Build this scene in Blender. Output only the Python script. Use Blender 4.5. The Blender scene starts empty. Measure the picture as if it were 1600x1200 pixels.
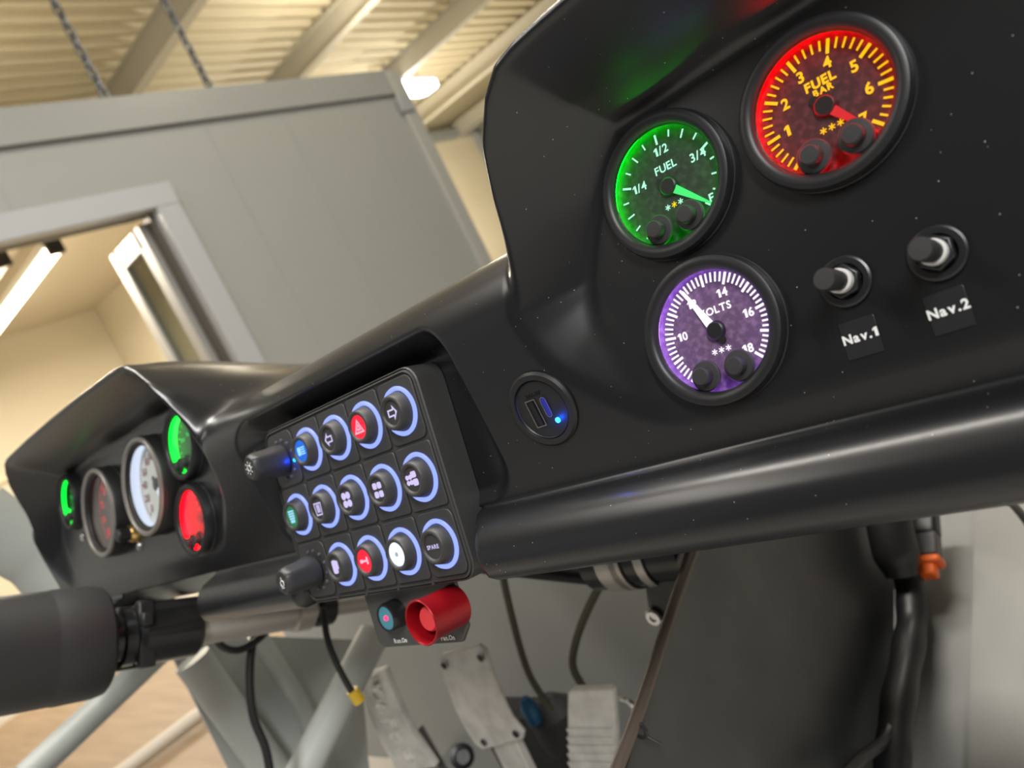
import bpy, math, random
import numpy as np
from mathutils import Vector, Matrix

random.seed(4)
SC = bpy.context.scene
COL = SC.collection
PI = math.pi

# ------------------------------------------------------------------ camera, world, light, exposure
FPX = 1192.44                                   # focal length in pixels of a 1600 px wide frame
RM = np.array([[0.69184, 0.566444, -0.447771],
               [-0.271031, -0.371066, -0.888173],
               [-0.669253, 0.735834, -0.103195]])     # image x, image y (down), depth
CP = np.array([0.3743, -0.2478, 0.0627])        # x along the dash, y forward, z up; floor is z = -0.75
cd = bpy.data.cameras.new('camera')
cd.sensor_width = 36.0
cd.sensor_fit = 'HORIZONTAL'
cd.lens = FPX / 1600 * 36
cd.clip_start = 0.01
cd.clip_end = 100
cd.dof.use_dof = True
cd.dof.focus_distance = 0.335
cd.dof.aperture_fstop = 10.0
cam = bpy.data.objects.new('camera', cd)
COL.objects.link(cam)
m4 = Matrix.Identity(4)
for r in range(3):
    m4[r][0], m4[r][1], m4[r][2], m4[r][3] = RM[0][r], -RM[1][r], -RM[2][r], CP[r]
cam.matrix_world = m4
SC.camera = cam

SC.view_settings.view_transform = 'Standard'
SC.view_settings.look = 'None'
SC.view_settings.gamma = 1
SC.view_settings.exposure = 0.0
SC.view_settings.use_curve_mapping = False

W = bpy.data.worlds.new('world')
SC.world = W
W.use_nodes = True
W.node_tree.nodes['Background'].inputs[0].default_value = (0.90, 0.95, 1.0, 1)
W.node_tree.nodes['Background'].inputs[1].default_value = 0.29

def area(name, loc, size, sizey, power, color, target=None):
    l = bpy.data.lights.new(name, 'AREA')
    l.shape = 'RECTANGLE'
    l.size, l.size_y, l.energy, l.color = size, sizey, power, color
    o = bpy.data.objects.new(name, l)
    COL.objects.link(o)
    o.location = loc
    d = Vector(target if target else (loc[0], loc[1], loc[2] - 1)) - Vector(loc)
    o.rotation_euler = d.to_track_quat('-Z', 'Y').to_euler()
    return o

WARM = (1.0, 0.95, 0.87)
def fill_point(name, loc, power, color, radius=0.15):
    l = bpy.data.lights.new(name, 'POINT')
    l.energy, l.color, l.shadow_soft_size = power, color, radius
    o = bpy.data.objects.new(name, l)
    COL.objects.link(o)
    o.location = loc
    return o
area('hall_or_fill_lamp', (-0.3, 0.35, 3.35), 2.6, 0.5, 150, WARM)
area('hall_or_fill_lamp', (2.5, -2.0, 3.0), 0.6, 2.4, 205, (1.0, 0.99, 0.97), (0.2, 0.2, -0.3))  # added key light, aimed to brighten the footwell
area('hall_or_fill_lamp', (-1.9, -1.6, 3.2), 0.4, 2.4, 40, WARM)  # added fill that lights and reflects in the driver binnacle
area('hall_or_fill_lamp', (1.5, 4.5, 3.35), 0.35, 2.4, 70, WARM)
fill_point('hall_or_fill_lamp', (-5.3, 2.7, 2.45), 14, (1.0, 0.90, 0.72))  # fill added to lift the dark left part of the roof
fill_point('hall_or_fill_lamp', (-4.6, 5.6, 2.75), 50, (1.0, 0.90, 0.72))  # added point fill for roof and wall, no fitting there
fill_point('hall_or_fill_lamp', (-7.0, 9.2, 1.5), 260, (1.0, 0.90, 0.72))  # added behind the cabin to brighten the cream wall
fill_point('hall_or_fill_lamp', (-2.0, 3.6, 3.12), 60, (1.0, 0.90, 0.72))  # added close under the roof to rake light across the ribs
area('office_lamp', (-4.9, 1.7, 1.50), 1.6, 0.3, 120, (1.0, 0.88, 0.70))

# ------------------------------------------------------------------ measuring helpers
def ray(px, py):
    return RM.T @ np.array([(px - 800) / FPX, (py - 600) / FPX, 1.0])
def on_plane(px, py, n, o):
    d = ray(px, py)
    n = np.array(n, float); o = np.array(o, float)
    return CP + d * (((o - CP) @ n) / (d @ n))
def at_x(px, py, v): return on_plane(px, py, (1, 0, 0), (v, 0, 0))
def at_y(px, py, v): return on_plane(px, py, (0, 1, 0), (0, v, 0))
def at_z(px, py, v): return on_plane(px, py, (0, 0, 1), (0, 0, v))

TK = 0.23958                                    # backward tilt of the keypad
TP = 0.33603                                    # backward tilt of the instrument faces
UPP = np.array([0, math.sin(TP), math.cos(TP)]); OUTP = np.array([0, -math.cos(TP), math.sin(TP)])
UPK = np.array([0, math.sin(TK), math.cos(TK)]); OUTK = np.array([0, -math.cos(TK), math.sin(TK)])
PO = np.array([-0.1123, 0.003, -0.0188])        # a point of the plane of the gauge bezels
FACE_BACK = 0.0045                              # the moulded face lies this far behind it
def on_pod(px, py, off=0.0): return on_plane(px, py, OUTP, PO + OUTP * off)
def on_key(px, py, off=0.0): return on_plane(px, py, OUTK, OUTK * off)
def pod_at(x, z, off=0.0):                      # point of the face plane above/below a given x, z
    y = PO[1] + math.tan(TP) * (z - PO[2])
    return np.array([x, y, z]) + OUTP * (off - FACE_BACK)

# ------------------------------------------------------------------ materials
MATS = {}
def mat(name, color, rough=0.5, metal=0.0, spec=0.5, emit=None, strength=0.0, noise=None, bump=None, coat=0.0, trans=0.0):
    if name in MATS: return MATS[name]
    m = bpy.data.materials.new(name)
    m.use_nodes = True
    nt = m.node_tree
    b = nt.nodes['Principled BSDF']
    b.inputs['Base Color'].default_value = (*color, 1)
    b.inputs['Roughness'].default_value = rough
    b.inputs['Metallic'].default_value = metal
    b.inputs['Specular IOR Level'].default_value = spec
    b.inputs['Coat Weight'].default_value = coat
    b.inputs['Transmission Weight'].default_value = trans
    if emit:
        b.inputs['Emission Color'].default_value = (*emit, 1)
        b.inputs['Emission Strength'].default_value = strength
    tc = nt.nodes.new('ShaderNodeTexCoord')
    if noise:                                   # (scale, second colour, contrast low, high, stretch)
        sc, c2, lo, hi = noise[:4]
        st = noise[4] if len(noise) > 4 else (1, 1, 1)
        mp = nt.nodes.new('ShaderNodeMapping'); mp.inputs['Scale'].default_value = st
        n = nt.nodes.new('ShaderNodeTexNoise'); n.inputs['Scale'].default_value = sc; n.inputs['Detail'].default_value = 6
        rp = nt.nodes.new('ShaderNodeValToRGB')
        rp.color_ramp.elements[0].position = lo; rp.color_ramp.elements[0].color = (*color, 1)
        rp.color_ramp.elements[1].position = hi; rp.color_ramp.elements[1].color = (*c2, 1)
        nt.links.new(tc.outputs['Object'], mp.inputs[0]); nt.links.new(mp.outputs[0], n.inputs[0])
        nt.links.new(n.outputs['Fac'], rp.inputs[0]); nt.links.new(rp.outputs[0], b.inputs['Base Color'])
    if bump:
        sc, s, dist = bump
        n = nt.nodes.new('ShaderNodeTexNoise'); n.inputs['Scale'].default_value = sc; n.inputs['Detail'].default_value = 3
        bp = nt.nodes.new('ShaderNodeBump'); bp.inputs['Strength'].default_value = s; bp.inputs['Distance'].default_value = dist
        nt.links.new(tc.outputs['Object'], n.inputs[0]); nt.links.new(n.outputs['Fac'], bp.inputs['Height'])
        nt.links.new(bp.outputs[0], b.inputs['Normal'])
    MATS[name] = m
    return m

def dusty(name, color, rough, spec=0.5, scale=330.0, cut=0.065, bump=(900, 0.05, 0.0004)):
    m = mat(name, color, rough, spec=spec, bump=bump, coat=0.35)
    m.node_tree.nodes['Principled BSDF'].inputs['Coat Roughness'].default_value = 0.33
    nt = m.node_tree; b = nt.nodes['Principled BSDF']
    tc = nt.nodes.new('ShaderNodeTexCoord')
    v = nt.nodes.new('ShaderNodeTexVoronoi'); v.inputs['Scale'].default_value = scale
    lt = nt.nodes.new('ShaderNodeMath'); lt.operation = 'LESS_THAN'; lt.inputs[1].default_value = cut
    n = nt.nodes.new('ShaderNodeTexNoise'); n.inputs['Scale'].default_value = 14; n.inputs['Detail'].default_value = 4
    gt = nt.nodes.new('ShaderNodeMath'); gt.operation = 'GREATER_THAN'; gt.inputs[1].default_value = 0.298
    mu = nt.nodes.new('ShaderNodeMath'); mu.operation = 'MULTIPLY'
    wn = nt.nodes.new('ShaderNodeMath'); wn.operation = 'GREATER_THAN'; wn.inputs[1].default_value = 0.74
    sp = nt.nodes.new('ShaderNodeSeparateColor'); m2 = nt.nodes.new('ShaderNodeMath'); m2.operation = 'MULTIPLY'
    mx = nt.nodes.new('ShaderNodeMixRGB'); mx.inputs[1].default_value = (*color, 1); mx.inputs[2].default_value = (0.45, 0.44, 0.42, 1)
    L = nt.links.new
    L(tc.outputs['Object'], v.inputs['Vector']); L(tc.outputs['Object'], n.inputs['Vector'])
    L(v.outputs['Distance'], lt.inputs[0]); L(n.outputs['Fac'], gt.inputs[0]); L(lt.outputs[0], mu.inputs[0]); L(gt.outputs[0], mu.inputs[1])
    L(v.outputs['Color'], sp.inputs[0]); L(sp.outputs[0], wn.inputs[0]); L(mu.outputs[0], m2.inputs[0]); L(wn.outputs[0], m2.inputs[1])
    L(m2.outputs[0], mx.inputs[0]); L(mx.outputs[0], b.inputs['Base Color'])
    return m

def glow(name, color, strength, base=(0.02, 0.02, 0.02)):
    return mat(name, base, 0.4, emit=color, strength=strength)

def clear_glass(name, tint=(1, 1, 1), amount=0.5):
    if name in MATS: return MATS[name]
    m = bpy.data.materials.new(name); m.use_nodes = True
    nt = m.node_tree; nt.nodes.remove(nt.nodes['Principled BSDF'])
    t = nt.nodes.new('ShaderNodeBsdfTransparent'); t.inputs[0].default_value = (*tint, 1)
    g = nt.nodes.new('ShaderNodeBsdfGlossy'); g.inputs['Roughness'].default_value = 0.05
    f = nt.nodes.new('ShaderNodeFresnel'); f.inputs[0].default_value = 1.45
    mm = nt.nodes.new('ShaderNodeMath'); mm.operation = 'MULTIPLY'; mm.inputs[1].default_value = amount
    x = nt.nodes.new('ShaderNodeMixShader')
    nt.links.new(f.outputs[0], mm.inputs[0]); nt.links.new(mm.outputs[0], x.inputs[0])
    nt.links.new(t.outputs[0], x.inputs[1]); nt.links.new(g.outputs[0], x.inputs[2])
    nt.links.new(x.outputs[0], nt.nodes['Material Output'].inputs[0])
    MATS[name] = m
    return m

DASH = dusty('satin_black_moulding', (0.0085, 0.009, 0.0108), 0.27)
RUBBER = mat('black_rubber', (0.022, 0.022, 0.023), 0.55, bump=(1500, 0.05, 0.0003))
BLACK = mat('black_plastic', (0.014, 0.014, 0.015), 0.42)
BLACKG = mat('black_gloss', (0.012, 0.012, 0.013), 0.22)
BEZEL = mat('black_anodised', (0.014, 0.014, 0.016), 0.42)
SAGE = mat('pale_grey_paint', (0.37, 0.39, 0.37), 0.42, noise=(3, (0.31, 0.33, 0.315), 0.35, 0.7))
SAGE_LIT = mat('grey_paint_lightened', (0.56, 0.58, 0.55), 0.42, noise=(3, (0.48, 0.5, 0.48), 0.35, 0.7))  # chassis paint again, lightened to stand in for missing light under the dash
SAGED = mat('grey_sheet_metal', (0.46, 0.47, 0.45), 0.5, noise=(2.5, (0.37, 0.38, 0.37), 0.35, 0.7))
DARKALU = mat('dark_aluminium', (0.045, 0.048, 0.048), 0.36, metal=0.35, noise=(7, (0.095, 0.098, 0.096), 0.45, 0.8), bump=(60, 0.08, 0.001))
ALU = mat('cast_aluminium', (0.86, 0.84, 0.79), 0.45, metal=0.1, noise=(35, (0.62, 0.60, 0.56), 0.4, 0.75), bump=(200, 0.1, 0.0005))
STEEL = mat('bright_steel', (0.6, 0.6, 0.6), 0.25, metal=1.0)
COLUMN = mat('column_steel', (0.5, 0.47, 0.43), 0.4, metal=0.6)
BRASS = mat('brass', (0.75, 0.5, 0.18), 0.3, metal=1.0)
RED = mat('red_anodised', (0.30, 0.004, 0.010), 0.32, metal=0.35)
WHITE = mat('white_print', (0.85, 0.85, 0.85), 0.6, emit=(1, 1, 1), strength=0.0)
GLASS = clear_glass('gauge_glass', amount=0.18)

# ------------------------------------------------------------------ mesh helpers
class MB:
    def __init__(s): s.v = []; s.f = []
    def add(s, vs, fs, M=None):
        o = len(s.v)
        for p in vs:
            p = Vector((float(p[0]), float(p[1]), float(p[2])))
            s.v.append(M @ p if M is not None else p)
        s.f += [tuple(i + o for i in f) for f in fs]
        return s
    def box(s, c, d, M=None):
        x, y, z = (k / 2 for k in d)
        vs = [(c[0] + a * x, c[1] + b * y, c[2] + e * z) for a in (-1, 1) for b in (-1, 1) for e in (-1, 1)]
        return s.add(vs, [(0, 1, 3, 2), (4, 6, 7, 5), (0, 4, 5, 1), (2, 3, 7, 6), (0, 2, 6, 4), (1, 5, 7, 3)], M)
    def lathe(s, prof, n=48, M=None, cap0=True, cap1=True):
        vs, fs = [], []
        for r, z in prof:
            for k in range(n):
                a = 2 * PI * k / n
                vs.append((r * math.cos(a), r * math.sin(a), z))
        for i in range(len(prof) - 1):
            for k in range(n):
                k2 = (k + 1) % n
                fs.append((i * n + k, i * n + k2, (i + 1) * n + k2, (i + 1) * n + k))
        if cap0: fs.append(tuple(range(n))[::-1])
        if cap1: fs.append(tuple((len(prof) - 1) * n + k for k in range(n)))
        return s.add(vs, fs, M)
    def prism(s, poly, z0, z1, M=None):
        n = len(poly)
        vs = [(x, y, z0) for x, y in poly] + [(x, y, z1) for x, y in poly]
        fs = [tuple(range(n))[::-1], tuple(range(n, 2 * n))]
        fs += [(k, (k + 1) % n, n + (k + 1) % n, n + k) for k in range(n)]
        return s.add(vs, fs, M)
    def tube(s, pts, r, n=16, cap=True):
        P = [Vector([float(c) for c in p]) for p in pts]
        rs = r if isinstance(r, (list, tuple)) else [r] * len(P)
        vs, fs = [], []
        up = None
        for i, p in enumerate(P):
            t = (P[min(i + 1, len(P) - 1)] - P[max(i - 1, 0)]).normalized()
            if up is None:
                up = t.orthogonal().normalized()
            up = (up - t * up.dot(t)).normalized()
            b = t.cross(up)
            for k in range(n):
                a = 2 * PI * k / n
                vs.append(p + (up * math.cos(a) + b * math.sin(a)) * rs[i])
        for i in range(len(P) - 1):
            for k in range(n):
                k2 = (k + 1) % n
                fs.append((i * n + k, i * n + k2, (i + 1) * n + k2, (i + 1) * n + k))
        if cap: fs += [tuple(range(n))[::-1], tuple((len(P) - 1) * n + k for k in range(n))]
        return s.add(vs, fs)
    def torus(s, R, r, M=None, n=64, k=10):
        vs, fs = [], []
        for i in range(n):
            a = 2 * PI * i / n
            for j in range(k):
                b = 2 * PI * j / k
                vs.append(((R + r * math.cos(b)) * math.cos(a), (R + r * math.cos(b)) * math.sin(a), r * math.sin(b)))
        for i in range(n):
            for j in range(k):
                fs.append((i * k + j, ((i + 1) % n) * k + j, ((i + 1) % n) * k + (j + 1) % k, i * k + (j + 1) % k))
        return s.add(vs, fs, M)
    def build(s, name, m, parent=None, bevel=0.0, sharp=35, segs=2):
        me = bpy.data.meshes.new(name)
        me.from_pydata([tuple(p) for p in s.v], [], s.f)
        me.validate(); me.update()
        for p in me.polygons: p.use_smooth = True
        me.set_sharp_from_angle(angle=math.radians(sharp))
        for mm in (m if isinstance(m, (list, tuple)) else [m]): me.materials.append(mm)
        o = bpy.data.objects.new(name, me)
        COL.objects.link(o)
        if parent is not None: o.parent = parent
        if bevel:
            b = o.modifiers.new('bevel', 'BEVEL'); b.width = bevel; b.segments = segs; b.limit_method = 'ANGLE'
        return o

def smooth_path(pts, n=8):
    P = [Vector([float(c) for c in p]) for p in pts]
    if len(P) < 3: return P
    Q = [P[0] * 2 - P[1]] + P + [P[-1] * 2 - P[-2]]
    out = []
    for i in range(1, len(Q) - 2):
        a, b, c, d = Q[i - 1], Q[i], Q[i + 1], Q[i + 2]
        for k in range(n):
            t = k / n
            out.append(0.5 * ((2 * b) + (c - a) * t + (2 * a - 5 * b + 4 * c - d) * t * t + (3 * b - a - 3 * c + d) * t ** 3))
    out.append(P[-1])
    return out

def rrect(w, h, r, n=6):
    out = []
    for cx, cy, a0 in ((w / 2 - r, h / 2 - r, 0), (-w / 2 + r, h / 2 - r, 90), (-w / 2 + r, -h / 2 + r, 180), (w / 2 - r, -h / 2 + r, 270)):
        for k in range(n + 1):
            a = math.radians(a0 + 90 * k / n)
            out.append((cx + r * math.cos(a), cy + r * math.sin(a)))
    return out

def circle(r, n=24, cx=0, cy=0):
    return [(cx + r * math.cos(2 * PI * k / n), cy + r * math.sin(2 * PI * k / n)) for k in range(n)]

def T(x=0, y=0, z=0, rx=0, ry=0, rz=0, s=1):
    return Matrix.Translation((float(x), float(y), float(z))) @ Matrix.Rotation(rz, 4, 'Z') @ Matrix.Rotation(ry, 4, 'Y') @ Matrix.Rotation(rx, 4, 'X') @ Matrix.Scale(s, 4)

GLYPHS = {}
def glyph(chh, bold, depth):                     # outline of one character in an em of 1, and its width
    key = (chh, bold, depth)
    if key in GLYPHS: return GLYPHS[key]
    if chh == '1':                              # with a flag, as printed on the dials
        w = 0.085 + bold
        p = [(0.28 - w, -0.0), (0.28 + w, 0.0), (0.28 + w, 0.70), (0.28 - w * 0.7, 0.70), (0.03, 0.56), (0.03, 0.46 - bold), (0.28 - w, 0.56 - bold)]
        n = len(p)
        r = ([(x, y - 0.35, 0.0) for x, y in p], [tuple(range(n))], 0.0, 0.28 + w)
        if depth:
            v = [(x, y - 0.35, -depth) for x, y in p] + [(x, y - 0.35, depth) for x, y in p]
            r = (v, [tuple(range(n))[::-1], tuple(range(n, 2 * n))] + [(k, (k + 1) % n, n + (k + 1) % n, n + k) for k in range(n)], 0.0, 0.28 + w)
        GLYPHS[key] = r
        return r
    c = bpy.data.curves.new('lettering', 'FONT')
    c.body = chh; c.size = 1.0; c.offset = bold; c.extrude = depth; c.resolution_u = 3
    o = bpy.data.objects.new('lettering', c); COL.objects.link(o)
    bpy.context.view_layer.update()
    me = o.to_mesh()
    v = [(p.co.x, p.co.y - 0.35, p.co.z) for p in me.vertices]
    f = [tuple(p.vertices) for p in me.polygons]
    o.to_mesh_clear()
    bpy.data.objects.remove(o); bpy.data.curves.remove(c)
    x0 = min(p[0] for p in v) if v else 0; x1 = max(p[0] for p in v) if v else 0.25
    GLYPHS[key] = (v, f, x0, x1)
    return GLYPHS[key]
def text_into(mb, txt, h, M, bold=0.0, depth=0.0):
    S = M @ Matrix.Scale(h / 0.70, 4)
    x = 0.0; put = []
    for chh in txt:
        v, f, x0, x1 = glyph(chh, bold, depth)
        put.append((v, f, x - x0)); x += x1 - x0 + 0.09
    half = (x - 0.09) / 2
    for v, f, dx in put:
        mb.add([(p[0] + dx - half, p[1], p[2]) for p in v], f, S)

def tag(o, label=None, cat=None, group=None, kind=None):
    if label: o['label'] = label
    if cat: o['category'] = cat
    if group: o['group'] = group
    if kind: o['kind'] = kind
    return o
def empty(name, loc, rot=(0, 0, 0)):
    o = bpy.data.objects.new(name, None)
    o.empty_display_size = 0.02
    COL.objects.link(o)
    o.location = [float(c) for c in loc]; o.rotation_euler = rot
    return o
def on_face(name, p, tilt=TP): return empty(name, p, (PI / 2 - tilt, 0, 0))
def structure(mb, name, m, **k):
    return tag(mb.build(name, m, **k), kind='structure')
def axis_matrix(a, b):
    a = Vector([float(c) for c in a]); b = Vector([float(c) for c in b])
    return Matrix.Translation(a) @ (b - a).to_track_quat('Z', 'Y').to_matrix().to_4x4()

# ------------------------------------------------------------------ the hall
FLOOR = -0.75
CONC = mat('painted_concrete', (0.42, 0.40, 0.37), 0.5, noise=(1.5, (0.34, 0.32, 0.3), 0.35, 0.7))
structure(MB().box((-1, 3.5, FLOOR - 0.05), (17, 19, 0.1)), 'floor', CONC)
CREAM = mat('cream_sheet_steel', (0.74, 0.66, 0.47), 0.45)
# corrugated roof sheet, ribs running front to back
mb = MB()
prof = []
x = -9.4; pitch = 0.2
while x < 7:
    prof += [(x, 3.60), (x + 0.07, 3.60), (x + 0.085, 3.71), (x + 0.185, 3.71)]
    x += pitch
vs = [(a, -6, z) for a, z in prof] + [(a, 14, z) for a, z in prof]
n = len(prof)
mb.add(vs, [(i, i + 1, n + i + 1, n + i) for i in range(n - 1)])
o = structure(mb, 'ceiling', CREAM, sharp=20)
o.modifiers.new('thickness', 'SOLIDIFY').thickness = 0.01
PURLIN = mat('pale_beam_paint', (0.55, 0.52, 0.44), 0.5)
for y in (0.0, 2.0, 4.0, 6.0, 7.95, 9.95, 12.0):
    b = MB()
    b.box((-1.4, y, 3.55), (16, 0.11, 0.012)); b.box((-1.4, y, 3.42), (16, 0.012, 0.25)); b.box((-1.4, y, 3.29), (16, 0.11, 0.012))
    structure(b, 'ceiling_beam', PURLIN)
WALLC = mat('cream_wall', (0.82, 0.75, 0.58), 0.6, noise=(1.2, (0.76, 0.69, 0.52), 0.35, 0.7))
structure(MB().box((-9.2, 4, 1.4), (0.1, 20, 4.4)), 'wall_left', WALLC)
structure(MB().box((-1, 13.8, 1.4), (17, 0.1, 4.4)), 'wall_far', WALLC)
DIMW = mat('dim_blocker', (0.16, 0.165, 0.17), 0.6)
structure(MB().box((6.0, 4, 1.4), (0.1, 20, 4.4)), 'blocker_wall_right', DIMW)  # unseen, added to block world light from the right
structure(MB().box((1.5, -5.6, 1.4), (9.0, 0.1, 4.4)), 'blocker_wall_back', DIMW)  # also added out of view, darkens what the dash reflects
GREYB = mat('grey_steel', (0.34, 0.36, 0.37), 0.45)
structure(MB().box((-9.08, 4, 3.38), (0.14, 20, 0.18)), 'trim_1', GREYB)
for y in (10.9, 12.6):
    structure(MB().box((-9.08, y, 1.3), (0.14, 0.16, 4.1)), 'trim_2', GREYB)

# ---- the office cabin on the left
XC = -3.5
CTOP = 1.978; YR = 4.34; YL = -2.0
OT = 1.385; OR_ = 2.07; OL = 0.2
CABIN = mat('cabin_grey_panel', (0.335, 0.348, 0.335), 0.45)
b = MB()
th = 0.06
def slab(b, y0, y1, z0, z1): b.box((XC - th / 2, (y0 + y1) / 2, (z0 + z1) / 2), (th, y1 - y0, z1 - z0))
slab(b, YL, OL, FLOOR, CTOP); slab(b, OR_, YR, FLOOR, CTOP); slab(b, OL, OR_, OT, CTOP)
for y in (-0.6, 0.55, 1.4, 2.62, 3.2, 3.9):
    lo = OT + 0.01 if OL < y < OR_ else FLOOR
    b.box((XC + 0.0015, y, (lo + CTOP) / 2), (0.003, 0.012, CTOP - lo))
structure(b, 'wall_cabin', CABIN)
TRIMG = mat('cabin_edge_trim', (0.305, 0.318, 0.31), 0.42)
structure(MB().box((XC + 0.02, (YL + YR) / 2, CTOP - 0.085), (0.026, YR - YL + 0.04, 0.19)), 'trim_3', TRIMG, bevel=0.002)
CORNER = mat('cabin_corner_trim', (0.39, 0.395, 0.375), 0.42)
structure(MB().box((XC + 0.012, YR + 0.01, (FLOOR + CTOP) / 2), (0.05, 0.14, CTOP - FLOOR)), 'trim_4', CORNER, bevel=0.01)
b = MB().box((XC + 0.035, YR - 0.03, CTOP - 0.27), (0.05, 0.12, 0.13))
tag(b.build('junction_box', GREYB, bevel=0.008), 'small grey box at the top corner of the grey cabin wall', 'box')
# door frame, the reveal and the leaf standing open inside
FRAME = mat('pale_grey_frame', (0.42, 0.44, 0.46), 0.35)
b = MB()
b.box((XC + 0.01, (OL + OR_) / 2, OT + 0.02), (0.10, OR_ - OL + 0.24, 0.13))
b.box((XC + 0.01, OR_ + 0.045, (FLOOR + OT - 0.045) / 2), (0.10, 0.14, OT - 0.045 - FLOOR))
b.box((XC + 0.01, OL - 0.06, (FLOOR + OT - 0.045) / 2), (0.10, 0.12, OT - 0.045 - FLOOR))
dr = structure(b, 'door_1', FRAME, bevel=0.004)
REV = mat('dark_door_seal', (0.10, 0.09, 0.075), 0.5)
b = MB().box((XC - 0.05, OR_ - 0.03, (FLOOR + OT) / 2), (0.07, 0.045, OT - FLOOR)).box((XC - 0.05, (OL + OR_) / 2, OT - 0.03), (0.07, OR_ - OL, 0.035))
b.build('seal', REV, dr)
b = MB(); zc = (FLOOR + OT) / 2 - 0.03; hh = OT - FLOOR - 0.08
for dx in (0.05, 0.40): b.box((XC - 0.08 - dx, OR_ - 0.075, zc), (0.10, 0.045, hh))
for zz in (FLOOR + 0.12, OT - 0.13): b.box((XC - 0.305, OR_ - 0.075, zz), (0.35, 0.045, 0.12))
leaf = b.build('door_leaf', mat('door_leaf_grey', (0.30, 0.30, 0.29), 0.4), dr, bevel=0.006)
MB().box((XC - 0.305, OR_ - 0.075, zc), (0.26, 0.01, hh - 0.2)).build('pane', clear_glass('door_glass', (0.75, 0.78, 0.74), 0.8), leaf)
# the room inside the cabin
INW = mat('office_wall', (0.80, 0.74, 0.60), 0.6)
structure(MB().box((-7.3, 1.2, 0.5), (0.08, 6.3, 2.6)), 'wall_office_back', INW)
structure(MB().box((-5.4, 3.25, 0.5), (3.7, 0.08, 2.6)), 'wall_office_side', INW)
structure(MB().box((-5.4, -1.9, 0.5), (3.7, 0.08, 2.6)), 'wall_office_end', INW)
structure(MB().box((-5.4, 1.2, 1.80), (3.75, 6.2, 0.06)), 'ceiling_office', mat('office_ceiling', (0.62, 0.55, 0.42), 0.6))
structure(MB().box((-5.4, 3.19, 0.62), (3.7, 0.05, 0.06)).box((-7.24, 1.2, 0.62), (0.05, 6.2, 0.06)), 'trim_5', mat('office_dado', (0.85, 0.78, 0.6), 0.5))
def batten(y, x0, x1, z, s, label):
    t = empty('tube_lamp', ((x0 + x1) / 2, y, z))
    L = x1 - x0
    MB().box((0, 0, 0.05), (L, 0.09, 0.05)).build('housing', mat('lamp_housing', (0.8, 0.78, 0.72), 0.5), t, bevel=0.01)
    MB().tube([(-L / 2, 0, 0), (L / 2, 0, 0)], 0.045).build('tube', glow('tube_%g' % s, (1, 0.86, 0.62), s), t)
    for k in (-1, 1): MB().box((k * (L / 2 + 0.02), 0, 0.02), (0.04, 0.1, 0.12)).build('end_cap', BEZEL, t, bevel=0.005)
    tag(t, label, 'lamp', 'tube lamps inside the cabin')
batten(1.98, -6.4, -4.63, 1.62, 9, 'bright fluorescent tube lamp inside the cabin, the one nearer the open door leaf')
batten(1.66, -6.4, -4.63, 1.62, 2.2, 'dimmer glowing tube inside the cabin, beside the brighter one')  # second tube of the same build with a weaker glow
# hall lamp beyond the cabin corner, hanging chains
p = at_z(640, 138, 3.2)
t = empty('ceiling_lamp', p)
d = Vector((-0.08, 1.0, 0)).normalized(); rz = math.atan2(d.y, d.x)
t.rotation_euler = (0, 0, rz)
MB().prism(rrect(1.0, 0.34, 0.12), -0.05, 0.03).build('diffuser', glow('hall_lamp_glow', (1, 0.98, 0.93), 14), t)
MB().prism(rrect(0.9, 0.28, 0.08), 0.031, 0.09).build('housing', FRAME, t, bevel=0.01)
for k in (-1, 1): MB().tube([(0.3 * k, 0, 0.09), (0.3 * k, 0, 0.4)], 0.008).build('hanger', GREYB, t)
tag(t, 'bright oblong lamp hanging under the roof past the cabin corner', 'lamp')
def chain(pa, pb, X, label):
    a = at_x(*pa, X); c = at_x(*pb, X); x, y = c[0], (a[1] + c[1]) / 2
    b = MB()
    z = CTOP - 0.2; k = 0
    while z < 3.62:
        M = T(x, y, z, rz=(PI / 2 if k % 2 else 0)) @ Matrix.Rotation(PI / 2, 4, 'X')
        vs = MB().torus(0.022, 0.008, n=14, k=6)
        b.add([(v[0], v[1] * 1.9, v[2]) for v in vs.v], vs.f, M)
        z += 0.062; k += 1
    tag(b.build('hanging_chain', mat('chain_steel', (0.16, 0.17, 0.18), 0.4, metal=0.5)), label, 'chain', 'chains hanging from the roof')
chain((90, 0), (158, 152), -3.62, 'grey steel chain hanging in front of the thickest roof beam, farther from the lamp')
chain((270, 30), (327, 132), -3.62, 'grey steel chain hanging between the two nearest roof beams')

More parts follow.
